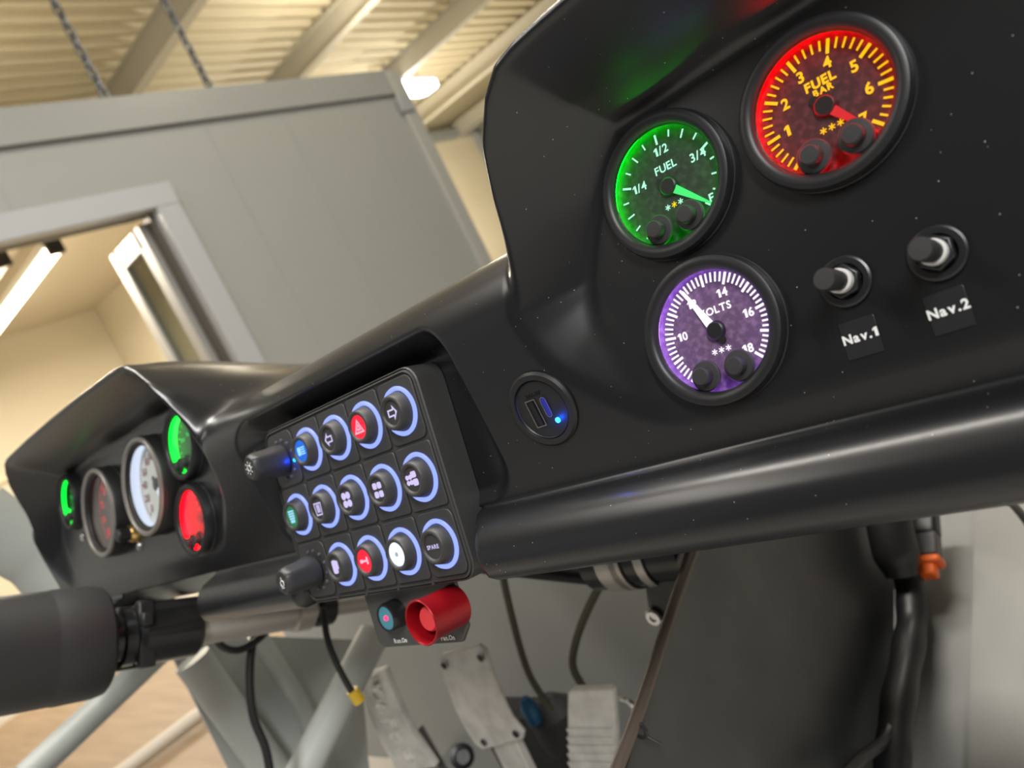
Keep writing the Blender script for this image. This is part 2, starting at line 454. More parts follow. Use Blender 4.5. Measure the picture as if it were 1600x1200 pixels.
# ------------------------------------------------------------------ the dashboard moulding
RIM = [(0.1577, 0.0543), (0.1608, 0.0702), (0.1665, 0.0892), (0.1741, 0.1064), (0.1834, 0.1219), (0.1945, 0.1355), (0.2051, 0.1429),
       (0.2166, 0.1452), (0.2305, 0.146), (0.2448, 0.1463), (0.30, 0.1475), (0.385, 0.148)]
LOW = [(0.1577, 0.0543), (0.1600, 0.039), (0.1667, 0.0246), (0.177, 0.0136), (0.1876, 0.0043), (0.2, -0.005), (0.2176, -0.0105), (0.26, -0.012), (0.385, -0.012)]
XM = 0.385
half = RIM + [(2 * XM - x, z) for x, z in RIM[::-1][1:]]
lowh = LOW + [(2 * XM - x, z) for x, z in LOW[::-1][1:]]
def cr2(P, n=5):
    out = []
    for i in range(len(P) - 1):
        a = P[max(i - 1, 0)]; b_ = P[i]; c = P[i + 1]; d = P[min(i + 2, len(P) - 1)]
        for k in range(n):
            t = k / n
            out.append(tuple(0.5 * (2 * b_[m] + (c[m] - a[m]) * t + (2 * a[m] - 5 * b_[m] + 4 * c[m] - d[m]) * t * t + (3 * b_[m] - a[m] - 3 * c[m] + d[m]) * t ** 3) for m in (0, 1)))
    return out + [P[-1]]
OUTLINE = np.array(cr2(half) + cr2(lowh)[::-1][1:-1])
def seg_sd(P, V):                                # signed distance to a closed outline, inside positive
    d2 = np.full(len(P), 1e9); ins = np.zeros(len(P), bool)
    n = len(V)
    for i in range(n):
        a = V[i]; b_ = V[(i + 1) % n]; e = b_ - a
        w = P - a
        t = np.clip((w @ e) / (e @ e), 0, 1)
        q = w - t[:, None] * e
        d2 = np.minimum(d2, (q * q).sum(1))
        c = ((a[1] <= P[:, 1]) & (b_[1] > P[:, 1])) | ((b_[1] <= P[:, 1]) & (a[1] > P[:, 1]))
        with np.errstate(divide='ignore', invalid='ignore'):
            xi = a[0] + (P[:, 1] - a[1]) / (b_[1] - a[1]) * e[0]
        ins ^= c & (P[:, 0] < xi)
    return np.where(ins, 1, -1) * np.sqrt(d2)
def smin(a, b, s):
    h = np.clip(0.5 + 0.5 * (b - a) / s, 0, 1)
    return b * (1 - h) + a * h - s * h * (1 - h)
def smax(a, b, s): return -smin(-a, -b, s)
def sstep(a, b, x):
    t = np.clip((x - a) / (b - a), 0, 1)
    return t * t * (3 - 2 * t)
BASE = 0.0815
def crest(x):
    ax = np.abs(x)
    fold = np.where(ax > XM, 2 * XM - ax, ax)
    r = np.interp(fold, [q[0] for q in RIM], [q[1] for q in RIM], left=0.0)
    r = np.where(fold < 0.1577, 0.05 - (0.1577 - fold) * 3.0, r)
    base = np.where(ax > 0.6125, 0.05, BASE)
    zr = smax(r + 0.003, BASE + 0 * r, 0.016)
    hood = sstep(0.158, 0.186, fold)
    rr = 0.03 * (1 - hood) + 0.0045 * hood
    return zr, rr
FY = 0.010
def face_y(z): return PO[1] + math.tan(TP) * (z - PO[2]) + FACE_BACK / math.cos(TP)
POCKETS = [(0.2349, 0.0753), (0.2992, 0.0743), (0.2371, 0.0173), (-0.2371, 0.0753), (-0.2371, 0.0173), (-0.529, 0.0753)]
def front_y(X, Z, zc, rr):
    y = np.full(X.shape, FY)
    t = np.clip(Z - (zc - rr), 0, rr * 0.999)
    y = y + rr - np.sqrt(rr * rr - t * t)
    # keypad dish
    q = np.stack([np.abs(X) - (0.1115 - 0.02), np.abs(Z - 0.0215) - (0.047 - 0.02)], -1)
    sd = 0.02 - (np.linalg.norm(np.maximum(q, 0), axis=-1) + np.minimum(q.max(-1), 0))
    dish = np.maximum(0.0, math.tan(TK) * Z + 0.020 - FY)
    D = smax(smin(sd * 1.6, dish, 0.006), 0 * sd, 0.0025)
    D = np.where(sd < -0.004, 0, D)
    # instrument binnacles
    P = np.stack([np.abs(X), Z], -1).reshape(-1, 2)
    d = seg_sd(P, OUTLINE).reshape(X.shape)
    fd = np.maximum(0, face_y(Z) - FY)
    kw = np.interp(Z, [-0.01, 0.05, 0.085, 0.12], [0.55, 0.75, 0.92, 1.05])
    R = smax(smin(d * kw, fd, 0.0035), 0 * d, 0.003)
    R = np.where(d < -0.004, 0, R)
    for cx, cz in POCKETS:
        dist = np.hypot(X - cx, (Z - cz + 0.0015) / math.cos(TP))
        R = R + 0.014 * (1 - sstep(0.0261, 0.0275, dist))
    return y + D + R

NX, NZ, NT = 860, 156, 26
xs = np.linspace(-0.612, 0.612, NX)
zc, rr = crest(xs)
ztop = zc - rr * 0.22
LIPT = -0.027
u = np.linspace(0, 1, NZ)
Z = LIPT + (ztop[None, :] - LIPT) * u[:, None]
X = np.repeat(xs[None, :], NZ, 0)
Y = front_y(X, Z, np.repeat(zc[None, :], NZ, 0), np.repeat(rr[None, :], NZ, 0))
rows = [np.stack([X[i], Y[i], Z[i]], -1) for i in range(NZ)]
# top: finish the rolled edge, then run back to the screen
for k, a in enumerate(np.linspace(math.asin(0.78), PI / 2, 6)[1:]):
    rows.append(np.stack([xs, FY + rr * (1 - math.cos(a)), zc - rr * (1 - math.sin(a))], -1))
y0 = FY + rr
for k in range(1, NT + 1):
    t = k / NT
    y = y0 + (0.36 - y0) * t
    fall = 1 - 0.97 * sstep(0.0, 0.21, y)
    # the hump widens and sinks as it runs back
    wide = 0.02 + 0.05 * t
    z = BASE + (zc - BASE) * fall - 0.03 * sstep(0.1, 0.4, y)
    ker = np.exp(-0.5 * ((xs[:, None] - xs[None, :]) / (0.006 + 0.03 * t)) ** 2); ker /= ker.sum(1, keepdims=True)
    z = ker @ z
    rows.append(np.stack([xs, y, z], -1))
# lip: concave fillet, rolled nose, return underneath (rows go downwards)
LIP = [(0.0096, -0.0278), (0.0084, -0.0288), (0.0060, -0.0293), (0.0020, -0.0298), (-0.004, -0.0310), (-0.0095, -0.0342), (-0.0135, -0.0388), (-0.0158, -0.0440), (-0.0167, -0.0495),
       (-0.0155, -0.0548), (-0.0115, -0.0585), (-0.005, -0.0602), (0.003, -0.0602), (0.03, -0.060), (0.06, -0.058)]
liprows = []
for (ly, lz) in LIP:
    ax = np.abs(xs)
    k = sstep(0.0830, 0.0925, ax)
    k = 0.35 + 0.65 * np.sqrt(k)
    yy = FY + (ly - FY) * k if ly < FY else np.full_like(xs, ly)
    zz = LIPT + (lz - LIPT) * k
    liprows.append(np.stack([xs, yy, zz], -1))
allrows = liprows[::-1] + rows
nl = len(liprows)
vs = np.concatenate(allrows)
fs = []
def lip_gap(x): return abs(x) < 0.0830 or -0.45 < x < -0.236
for i in range(len(allrows) - 1):
    for j in range(NX - 1):
        xm = (xs[j] + xs[j + 1]) / 2
        if i < nl and lip_gap(xm): continue
        fs.append((i * NX + j, i * NX + j + 1, (i + 1) * NX + j + 1, (i + 1) * NX + j))
dash = MB().add(vs.tolist(), fs).build('dashboard', DASH, sharp=60)
sol = dash.modifiers.new('shell', 'SOLIDIFY'); sol.thickness = 0.0022; sol.offset = -1
tag(dash, 'satin black moulded dashboard with two hooded instrument binnacles and a rolled lip', 'dashboard')

# ------------------------------------------------------------------ gauges
def tick(mb, ang, r0, r1, w, z):
    a = math.radians(ang)
    c, s = math.cos(a), math.sin(a)
    p = [(r0 * c + w * s, r0 * s - w * c), (r1 * c + w * s, r1 * s - w * c), (r1 * c - w * s, r1 * s + w * c), (r0 * c - w * s, r0 * s + w * c)]
    mb.prism(p, z, z + 0.00012)

BUTTON = mat('grey_black_rubber', (0.03, 0.03, 0.032), 0.55)
def push_button(parent, x, y, z):
    b = MB().lathe([(0.0060, 0), (0.0061, 0.0010), (0.0056, 0.0016), (0.0037, 0.0019), (0.0035, 0.0050), (0.0030, 0.0056), (0.0, 0.0057)], 36, T(x, y, z), cap1=False)
    b.build('push_button', BUTTON, parent)

def gauge(label, center, marks, ink, ring, dialm, needle, needle_mat, extra=None, r=0.0293, buttons=True, bezel=BEZEL, group='small round gauges', lift=0.0, rim=None, deep=0.0):
    t = on_face('gauge', np.array(center) - OUTP * FACE_BACK)
    k = r / 0.0293
    ZD = -0.0020 + lift - deep
    b = MB().lathe([(0.0297 * k, -0.004), (0.0297 * k, 0.0006), (0.0293 * k, 0.0010), (0.0293 * k, 0.0030 + lift), (0.0286 * k, 0.0048 + lift), (0.0272 * k, 0.0055 + lift), (0.0250 * k, 0.0051 + lift), (0.0238 * k, 0.0040 + lift), (0.0234 * k, 0.0030 + lift), (0.0234 * k, 0.0018 + lift), (0.0260 * k, 0.0015 + lift), (0.0263 * k, -0.003)], 96, cap0=False, cap1=False)
    b.build('bezel', bezel, t, sharp=40)
    MB().lathe([(0.0257 * k, 0.0015 + lift), (0.0257 * k, ZD)], 96, cap0=False, cap1=False).build('light_ring', ring, t)
    MB().lathe([(0.0, ZD), (0.0258 * k, ZD)], 96, cap0=False, cap1=False).build('dial', dialm, t)
    mk = MB(); marks(mk, ZD + 0.0003, k * 1.04)
    mk.build('markings', ink, t)
    if extra: extra(t, ZD + 0.0003, k)
    if needle is not None:
        a = math.radians(needle)
        M = Matrix.Rotation(a, 4, 'Z')
        MB().prism([(0.0035 * k, -0.0017 * k), (0.0212 * k, -0.00035 * k), (0.0212 * k, 0.00035 * k), (0.0035 * k, 0.0017 * k)], ZD + 0.0008, ZD + 0.0013, M).build('needle', needle_mat, t)
        MB().lathe([(0.0040 * k, ZD), (0.0036 * k, ZD + 0.0014), (0.0031 * k, ZD + 0.0018), (0.0, ZD + 0.0018)], 32, cap1=False).prism([(-0.0058 * k, -0.0012 * k), (-0.003 * k, -0.0018 * k), (-0.003 * k, 0.0018 * k), (-0.0058 * k, 0.0012 * k)], ZD + 0.0008, ZD + 0.0013, M).build('hub', mat('needle_hub', (0.01, 0.01, 0.011), 0.4), t)
    MB().lathe([(0.0, 0.0016 + lift), (0.0256 * k, 0.0016 + lift)], 64, cap0=False, cap1=False).build('glass', GLASS, t)
    if rim: MB().torus(0.0272 * k, 0.0016 * k, T(0, 0, 0.0050 + lift), 96, 10).build('rim', rim, t)
    if buttons:
        push_button(t, -0.0072 * k, -0.0160 * k, 0.0016 + lift); push_button(t, 0.0072 * k, -0.0160 * k, 0.0016 + lift)
    tag(t, label, 'gauge', group)
    return t

def marks_tank(mb, z, k):
    for i in range(17):
        a = 225 - 270 * i / 16
        L = 0.0040 if i % 4 == 0 else (0.0034 if i % 2 == 0 else 0.0026)
        tick(mb, a, (0.0215 - L) * k, 0.0215 * k, (0.00042 if i % 4 == 0 else 0.0003) * k, z)
    for s, a, rr_ in (('1/4', 157, 0.0135), ('1/2', 87, 0.0148), ('3/4', 21, 0.0158)):
        an = math.radians(a); text_into(mb, s, 0.0033 * k, T(rr_ * k * math.cos(an), rr_ * k * math.sin(an), z + 0.0001), 0.02)
    text_into(mb, 'F', 0.0034 * k, T(0.0152 * k, -0.0118 * k, z + 0.0001), 0.02)
    text_into(mb, 'FUEL', 0.0031 * k, T(0.0008 * k, 0.0078 * k, z + 0.0001), 0.02)
def marks_pressure(mb, z, k):
    for i in range(36):
        a = 225 - 270 * i / 35
        big = i % 5 == 0
        tick(mb, a, (0.0168 if big else 0.0182) * k, 0.0216 * k, (0.00055 if big else 0.00032) * k, z)
    for i in range(1, 8):
        an = math.radians(225 - 270 * i / 7); q = 0.0140 * k
        text_into(mb, str(i), 0.0037 * k, T(q * math.cos(an), q * math.sin(an), z + 0.0001), 0.03)
    text_into(mb, 'FUEL', 0.0031 * k, T(0.0008 * k, 0.0086 * k, z + 0.0001), 0.04)
    text_into(mb, 'BAR', 0.0022 * k, T(0.0010 * k, 0.0055 * k, z + 0.0001), 0.04)
def marks_volts(mb, z, k):
    for i in range(51):
        a = 225 - 270 * i / 50
        big = i % 5 == 0
        tick(mb, a, (0.0172 if big else 0.0182) * k, 0.0218 * k, (0.00050 if big else 0.00036) * k, z)
    for i, s in enumerate(('8', '10', '12', '14', '16', '18')):
        if s == '8': continue
        an = math.radians(225 - 270 * i / 5); q = 0.0142 * k
        text_into(mb, s, 0.0031 * k, T(q * math.cos(an), q * math.sin(an), z + 0.0001), 0.03)
    text_into(mb, 'VOLTS', 0.0028 * k, T(0.0018 * k, 0.0076 * k, z + 0.0001), 0.03)
def symbols(m, m2=None):
    def f(t, z, k):
        for mm, xs_ in ((m, (-0.0030, 0.0030)), (m2 or m, (0.0,))):
            b = MB()
            for x_ in xs_:
                for q in range(3):
                    a = PI * q / 3 + 0.3
                    c, s = math.cos(a) * 0.0012, math.sin(a) * 0.0012
                    w = 0.00018
                    b.prism([(x_ * k + c - s / .0012 * w, -0.0078 * k + s + c / .0012 * w), (x_ * k - c - s / .0012 * w, -0.0078 * k - s + c / .0012 * w),
                             (x_ * k - c + s / .0012 * w, -0.0078 * k - s - c / .0012 * w), (x_ * k + c + s / .0012 * w, -0.0078 * k + s - c / .0012 * w)], z, z + 0.00012)
            b.build('warning_symbol', mm, t)
    return f

G_RING = glow('green_light', (0.0, 1.0, 0.008), 13.0); R_RING = glow('red_light', (1.0, 0.0, 0.002), 32.0); V_RING = glow('violet_light', (0.48, 0.22, 1.0), 7.0)
G_INK = glow('green_ink', (0.45, 1.0, 0.72), 1.1); R_INK = glow('amber_ink', (1.0, 0.50, 0.0), 1.25); V_INK = glow('white_ink', (1.0, 0.92, 1.0), 1.2)
def dial_mat(name, c, c2): return mat(name, c, 0.45, noise=(420, c2, 0.45, 0.75))
G_DIAL = dial_mat('green_lit_dial', (0.018, 0.028, 0.02), (0.045, 0.065, 0.045)); R_DIAL = dial_mat('red_lit_dial', (0.03, 0.014, 0.017), (0.09, 0.035, 0.04))
V_DIAL = dial_mat('violet_lit_dial', (0.12, 0.07, 0.14), (0.24, 0.15, 0.26))
YEL = glow('yellow_symbol', (1.0, 0.75, 0.0), 1.0)
GP = [np.array([0.2349, 0.0359, 0.0753]), np.array([0.2992, 0.0355, 0.0743]), np.array([0.2371, 0.0156, 0.0173])]
gauge('green-lit fuel level gauge marked in quarters with its needle near F', GP[0], marks_tank, G_INK, G_RING, G_DIAL, -43, glow('green_needle', (0.05, 1.0, 0.2), 0.9), symbols(G_INK, YEL))
gauge('red-lit fuel pressure gauge numbered 1 to 7 in BAR, beside the green fuel gauge', GP[1], marks_pressure, R_INK, R_RING, R_DIAL, -52, glow('red_needle', (1.0, 0.0, 0.01), 0.7), symbols(R_INK))
gauge('violet-lit VOLTS gauge with its white needle at 12', GP[2], marks_volts, V_INK, V_RING, V_DIAL, 115, glow('white_needle', (1, 0.95, 1), 1.3), symbols(V_INK))
# the driver's binnacle
def mir(p): return np.array([-p[0], p[1], p[2]])
gauge('small green-lit gauge half hidden by the inner hood edge above a red-lit gauge', mir(GP[0]), marks_tank, glow('green_ink_b', (0.02, 1.0, 0.15), 0.9), glow('green_light_b', (0.0, 0.8, 0.03), 3.5), G_DIAL, None, None, lift=0.003, deep=0.004)
gauge('small red-lit gauge below a half hidden green one, beside the large pale speedometer', mir(GP[2]), marks_volts, glow('red_ink_b', (1.0, 0.01, 0.05), 1.1), glow('red_light_b', (1.0, 0.0, 0.002), 18.0), R_DIAL, -20, glow('orange_needle', (1.0, 0.3, 0.0), 1.2), lift=0.003, deep=0.004)
gauge('small green-lit gauge at the outer end of the driver binnacle, behind the tachometer', pod_at(-0.531, 0.0785, FACE_BACK), marks_tank, MATS['green_ink_b'], MATS['green_light_b'], G_DIAL, None, None, lift=0.003, deep=0.004)

GREYBEZ = mat('black_can', (0.010, 0.010, 0.010), 0.5)
RIMG = mat('grey_rim', (0.30, 0.28, 0.26), 0.35, metal=0.5)
def big_marks(labels):
    def f(mb, z, k):
        n = (len(labels) - 1) * 5
        for i in range(n + 1):
            tick(mb, 225 - 270 * i / n, (0.0195 if i % 5 == 0 else 0.021) * k, 0.0225 * k, 0.0003 * k, z)
        for i, s in enumerate(labels):
            an = math.radians(225 - 270 * i / (len(labels) - 1))
            text_into(mb, s, 0.0042 * k, T(0.0165 * k * math.cos(an), 0.0165 * k * math.sin(an), z + 0.0001), 0.03)
    return f
p = on_pod(155, 801, 0.008)
gauge('large tachometer with red numerals in a grey bezel, in the driver binnacle', p - OUTP * 0.008, big_marks([str(i) for i in range(9)]), MATS['red_ink_b'], mat('dull_ring', (0.12, 0.11, 0.10), 0.4), mat('grey_dial', (0.14, 0.125, 0.115), 0.4), None, None,
      r=0.0435, buttons=False, bezel=GREYBEZ, rim=RIMG, group='large gauges in the driver binnacle', lift=0.008, deep=0.0055)
p = on_pod(230, 759, 0.005)
gauge('large pale speedometer with a white lit rim and needle, in the driver binnacle', p - OUTP * 0.005, big_marks([str(i * 20) for i in range(11)]), mat('faint_red_print', (0.25, 0.08, 0.09), 0.5), glow('white_rim_light', (0.70, 0.80, 1.0), 1.1), mat('pale_dial', (0.66, 0.68, 0.62), 0.35), -62, glow('white_pointer', (0.85, 0.92, 1.0), 1.0),
      r=0.0435, buttons=False, bezel=GREYBEZ, rim=RIMG, group='large gauges in the driver binnacle', lift=0.0085, deep=0.0050)
# brass-collared button and two screws between the large gauges
t = on_face('push_switch', on_pod(212, 832, -FACE_BACK))
MB().lathe([(0.0085, 0), (0.0085, 0.004), (0.0075, 0.006)], 32).build('collar', BRASS, t)
MB().lathe([(0.0062, 0.006), (0.0062, 0.015), (0.005, 0.0165), (0, 0.0165)], 32, cap1=False).build('button', BLACK, t)
tag(t, 'black push switch with a brass collar below the two large gauges', 'switch')
for px, py, lab in ((130, 839, 'small bright screw left of the tachometer foot'), (219, 853, 'small bright screw under the brass-collared switch')):
    t = on_face('screw', on_pod(px, py, -FACE_BACK))
    MB().lathe([(0.0042, -0.001), (0.0042, 0.001), (0.003, 0.0026), (0, 0.003)], 20, cap1=False).build('head', STEEL, t)
    tag(t, lab, 'screw', 'screws in the driver binnacle')

# ------------------------------------------------------------------ button keypad
kp = on_face('keypad', (0, 0, 0), TK)
PX, PV = 0.031, 0.036
HW, HH = 0.0810, 0.0570
KEYM = mat('keypad_rubber', (0.040, 0.040, 0.040), 0.5, bump=(1200, 0.06, 0.0003))
b = MB()
n_ = 6
ring0 = rrect(2 * HW, 2 * HH, 0.010, n_)
def ringz(w, h, r, z): return [(x, y, z) for x, y in rrect(w, h, r, n_)]
loops = [ringz(2 * HW, 2 * HH, 0.010, -0.019), ringz(2 * HW, 2 * HH, 0.010, -0.0012), ringz(2 * HW - 0.0012, 2 * HH - 0.0012, 0.0095, -0.0004), ringz(2 * HW - 0.0022, 2 * HH - 0.0022, 0.009, -0.0016),
         ringz(2 * HW - 0.0030, 2 * HH - 0.0030, 0.0085, -0.0002), ringz(2 * HW - 0.0046, 2 * HH - 0.0046, 0.008, 0.0002), ringz(2 * HW - 0.0052, 2 * HH - 0.0052, 0.0075, -0.0012)]
nn = len(loops[0])
vs = [p for l in loops for p in l]
fs = [(i * nn + k, i * nn + (k + 1) % nn, (i + 1) * nn + (k + 1) % nn, (i + 1) * nn + k) for i in range(len(loops) - 1) for k in range(nn)]
fs += [tuple(range(nn))[::-1], tuple((len(loops) - 1) * nn + k for k in range(nn))]
b.add(vs, fs)
b.build('housing', KEYM, kp, sharp=25)
RINGM = glow('blue_white_ring', (0.27, 0.36, 1.0), 1.3)
ICON = glow('lilac_icon', (0.72, 0.62, 1.0), 0.95)
def cell(c, r):
    M = T((c - 3) * PX, (2 - r) * PV, 0)
    w, h = PX - 0.0016, PV - 0.0016
    MB().prism(rrect(w, h, 0.0022 if not (c in (1, 5) and r in (1, 3)) else 0.005, 4), -0.0012, 0.0, M).build('key_pad', KEYM, kp, bevel=0.0005)
    return M
def icon_arrow(b, M, sgn):
    p = [(0.0042, 0), (0.0008, 0.0042), (0.0008, 0.0020), (-0.0036, 0.0020), (-0.0036, -0.0020), (0.0008, -0.0020), (0.0008, -0.0042)]
    q = [(0.0027, 0), (0.0016, 0.0019), (0.0016, 0.0011), (-0.0026, 0.0011), (-0.0026, -0.0011), (0.0016, -0.0011), (0.0016, -0.0019)]
    n = len(p); z = 0.0002
    P = [(sgn * x, y, z) for x, y in p] + [(sgn * x, y, z) for x, y in q]
    b.add(P, [(k, (k + 1) % n, n + (k + 1) % n, n + k) if sgn > 0 else (k, n + k, n + (k + 1) % n, (k + 1) % n) for k in range(n)], M)
def frame_poly(b, M, p, q, z=0.0002):
    n = len(p)
    b.add([(x, y, z) for x, y in p] + [(x, y, z) for x, y in q], [(k, (k + 1) % n, n + (k + 1) % n, n + k) for k in range(n)], M)
def rects(b, M, L, z=0.0002):
    for x, y, w, h in L:
        b.prism(rrect(w, h, min(w, h) * 0.3, 3), z - 0.0002, z, M @ T(x, y, 0))
def icon_fan(b, M, s=1.0, dx=0, dy=0):
    for x, y in ((-1, 1), (1, 1), (-1, -1), (1, -1)):
        b.prism(circle(0.0021 * s, 16, dx + x * 0.0021 * s, dy + y * 0.0023 * s), 0, 0.0002, M)
def key(c, r, icon, face=None, icon_mat=ICON, label=None):
    M = cell(c, r)
    b = MB().lathe([(0.0109, 0.0), (0.0106, 0.0012), (0.0092, 0.0062), (0.0086, 0.0069), (0.0078, 0.0070), (0.0068, 0.0064), (0.0065, 0.0054), (0.0, 0.0054)], 40, M, cap0=False, cap1=False)
    k = b.build('button', KEYM, kp, sharp=50)
    if label: k['label'] = label
    MB().torus(0.0121, 0.00125, M @ T(0, 0, 0.0004), 56, 8).build('light_ring', RINGM, k)
    I = M @ T(0, 0, 0.0056)
    if face: MB().lathe([(0.0, 0.0), (0.0066, 0.0)], 32, M @ T(0, 0, 0.0058), cap0=False, cap1=False).build('lit_face', face, k); I = M @ T(0, 0, 0.0060)
    b = MB(); icon(b, I); b.build('icon', icon_mat, k)
cell(1, 1); cell(1, 3)
RFACE = glow('red_lit_face', (1.0, 0.0, 0.03), 1.15); BFACE = glow('blue_lit_face', (0.0, 0.16, 0.85), 0.9); GFACE = glow('green_lit_face', (0.01, 0.28, 0.1), 0.6); WFACE = glow('white_lit_face', (0.75, 0.85, 1.0), 1.3)
PINK = glow('pink_icon', (1.0, 0.45, 0.6), 1.1); SKY = glow('sky_icon', (0.35, 0.75, 1.0), 1.0); PALE = glow('grey_icon', (0.5, 0.62, 0.72), 0.7)
def ic_beam(b, M):
    rects(b, M, [(-0.002, 0, 0.0034, 0.0052), (0.0022, 0.0020, 0.0040, 0.0008), (0.0022, 0.0007, 0.0040, 0.0008), (0.0022, -0.0007, 0.0040, 0.0008), (0.0022, -0.0020, 0.0040, 0.0008)])
def ic_hazard(b, M):
    tri = lambda s: [(0, 0.0048 * s - .0004), (-0.0046 * s, -0.0032 * s - .0004), (0.0046 * s, -0.0032 * s - .0004)]
    frame_poly(b, M, tri(1), tri(0.68)); frame_poly(b, M, tri(0.48), tri(0.2))
def ic_head(b, M):
    rects(b, M, [(0, 0.0034, 0.0066, 0.0011), (0, 0.0019, 0.0066, 0.0011), (0, 0.0004, 0.0064, 0.0011), (0, -0.0011, 0.0060, 0.0012), (0, -0.0030, 0.0048, 0.0020)])
def ic_screen(b, M):
    frame_poly(b, M, [(-.0040, .0036), (-.0032, -.0042), (.0032, -.0042), (.0040, .0036)][::-1], [(-.0031, .0028), (-.0025, -.0034), (.0025, -.0034), (.0031, .0028)][::-1])
    rects(b, M, [(-0.0012, 0, 0.0006, 0.0050), (0.0, 0, 0.0006, 0.0050), (0.0012, 0, 0.0006, 0.0050)])
def ic_block(b, M):
    rects(b, M, [(-0.0021, 0.0024, 0.0036, 0.0036), (0.0021, 0.0024, 0.0036, 0.0036), (-0.0021, -0.0024, 0.0036, 0.0036), (0.0021, -0.0024, 0.0036, 0.0036)])
def ic_fan2(b, M):
    icon_fan(b, M, 0.62, -0.0026, 0); rects(b, M, [(0.0016, 0.0024, 0.0042, 0.0034), (0.0020, -0.0018, 0.0042, 0.0036)])
def ic_pump(b, M):
    rects(b, M, [(-0.0004, 0, 0.0050, 0.0082), (0.0028, 0.001, 0.0010, 0.0050)])
def ic_horn(b, M):
    rects(b, M, [(-0.0026, 0, 0.0026, 0.0022), (0.0002, 0, 0.0036, 0.0012), (0.0030, 0, 0.0014, 0.0042)])
def ic_lamp(b, M): b.prism(circle(0.0013, 14), 0, 0.0001, M)
def ic_spare(b, M): text_into(b, 'SPARE', 0.0021, M @ T(0, 0, 0.0002), 0.03)
key(2, 1, ic_beam, BFACE, SKY, 'button with a blue lit face showing a headlamp beam')
key(3, 1, lambda b, M: icon_arrow(b, M, -1), label='button with an outlined left arrow')
key(4, 1, ic_hazard, RFACE, PINK, 'button with a red lit face showing a triangle')
key(5, 1, lambda b, M: icon_arrow(b, M, 1), label='button with an outlined right arrow')
key(1, 2, ic_head, GFACE, SKY, 'button with a green lit face')
key(2, 2, ic_screen, label='button with a windscreen symbol')
key(3, 2, icon_fan, label='button with a four-bladed fan symbol')
key(4, 2, ic_block, label='button with a symbol of four lilac blocks')
key(5, 2, ic_fan2, label='button with a small fan beside a block')
key(2, 3, ic_pump, label='button with a tall block symbol')
key(3, 3, ic_horn, RFACE, PINK, 'button with a red lit face showing a horn')
key(4, 3, ic_lamp, WFACE, PALE, 'button with a white lit face')
key(5, 3, ic_spare, label='button reading SPARE')
KNOB = mat('knob_plastic', (0.03, 0.03, 0.033), 0.45)
LED_OFF = mat('led_off', (0.10, 0.10, 0.13), 0.3); LED_ON = glow('led_cyan', (0.0, 0.55, 1.0), 3.0)
def knob(c, r, icon, lit, label):
    M = T((c - 3) * PX, (2 - r) * PV, 0)
    vs, fs = [], []
    prof = [(0.0085, 0.0005, 0), (0.0098, 0.0022, 0), (0.0100, 0.0075, 0.35), (0.0092, 0.011, 1), (0.0088, 0.020, 1), (0.0080, 0.0232, 0.7), (0.0066, 0.0244, 0.2), (0.0052, 0.0240, 0), (0.0, 0.0240, 0)]
    n = 48
    for rr_, z, k in prof:
        for i in range(n):
            a = 2 * PI * i / n
            w = (a + PI / 6) % (PI / 3) - PI / 6
            hexr = math.cos(PI / 6) / math.cos(w) * 1.06
            q = rr_ * (1 + k * (min(1.0, hexr) - 1))
            vs.append((q * math.cos(a), q * math.sin(a), z))
    for j in range(len(prof) - 1):
        for i in range(n): fs.append((j * n + i, j * n + (i + 1) % n, (j + 1) * n + (i + 1) % n, (j + 1) * n + i))
    kn = MB().add(vs, fs, M).build('knob', KNOB, kp, sharp=35)
    kn['label'] = label
    for i in range(12):
        a = 2 * PI * i / 12 + 0.28
        on = lit is not None and i == lit
        d = MB().lathe([(0.0011, 0), (0.0010, 0.0008), (0, 0.0011)], 12, M @ T(0.0122 * math.cos(a), 0.0122 * math.sin(a), 0), cap1=False).build('indicator_light', LED_ON if on else LED_OFF, kn)
    b = MB(); icon(b, M @ T(0, 0, 0.0244)); b.build('icon', mat('grey_print', (0.55, 0.55, 0.52), 0.5), kn)
    if lit is not None:
        a = 2 * PI * lit / 12 + 0.28
        l = bpy.data.lights.new('led_light', 'POINT'); l.energy = 0.006; l.color = (0.0, 0.05, 1.0); l.shadow_soft_size = 0.001
        lo = bpy.data.objects.new('led_light', l); COL.objects.link(lo); lo.parent = kp
        lo.location = (M @ Vector((0.0132 * math.cos(a), 0.0132 * math.sin(a), 0.003)))
def ic_sun(b, M):
    b.torus(0.0018, 0.0004, M, 20, 6)
    for i in range(8): rects(b, M @ Matrix.Rotation(PI * i / 4, 4, 'Z'), [(0.0036, 0, 0.0014, 0.0007)])
def ic_bell(b, M):
    b.torus(0.0018, 0.0004, M @ T(0, -0.0006, 0), 20, 6); rects(b, M, [(0, 0.0022, 0.0008, 0.0024), (0, -0.0032, 0.0036, 0.0007)])
knob(1, 1, ic_sun, 11, 'knob with a sun symbol and one blue light')
knob(1, 3, ic_bell, None, 'knob with a drop symbol and no light on')
for c in (2, 3, 4, 5):
    MB().lathe([(0.0008, -0.001), (0.0008, 0.0006), (0, 0.0009)], 10, T((c - 3.5) * PX, -HH + 0.001, 0.0), cap1=False).build('corner_nib', KEYM, kp)
tag(kp, 'black keypad of thirteen round lit buttons and two knobs in the middle of the dash', 'keypad')

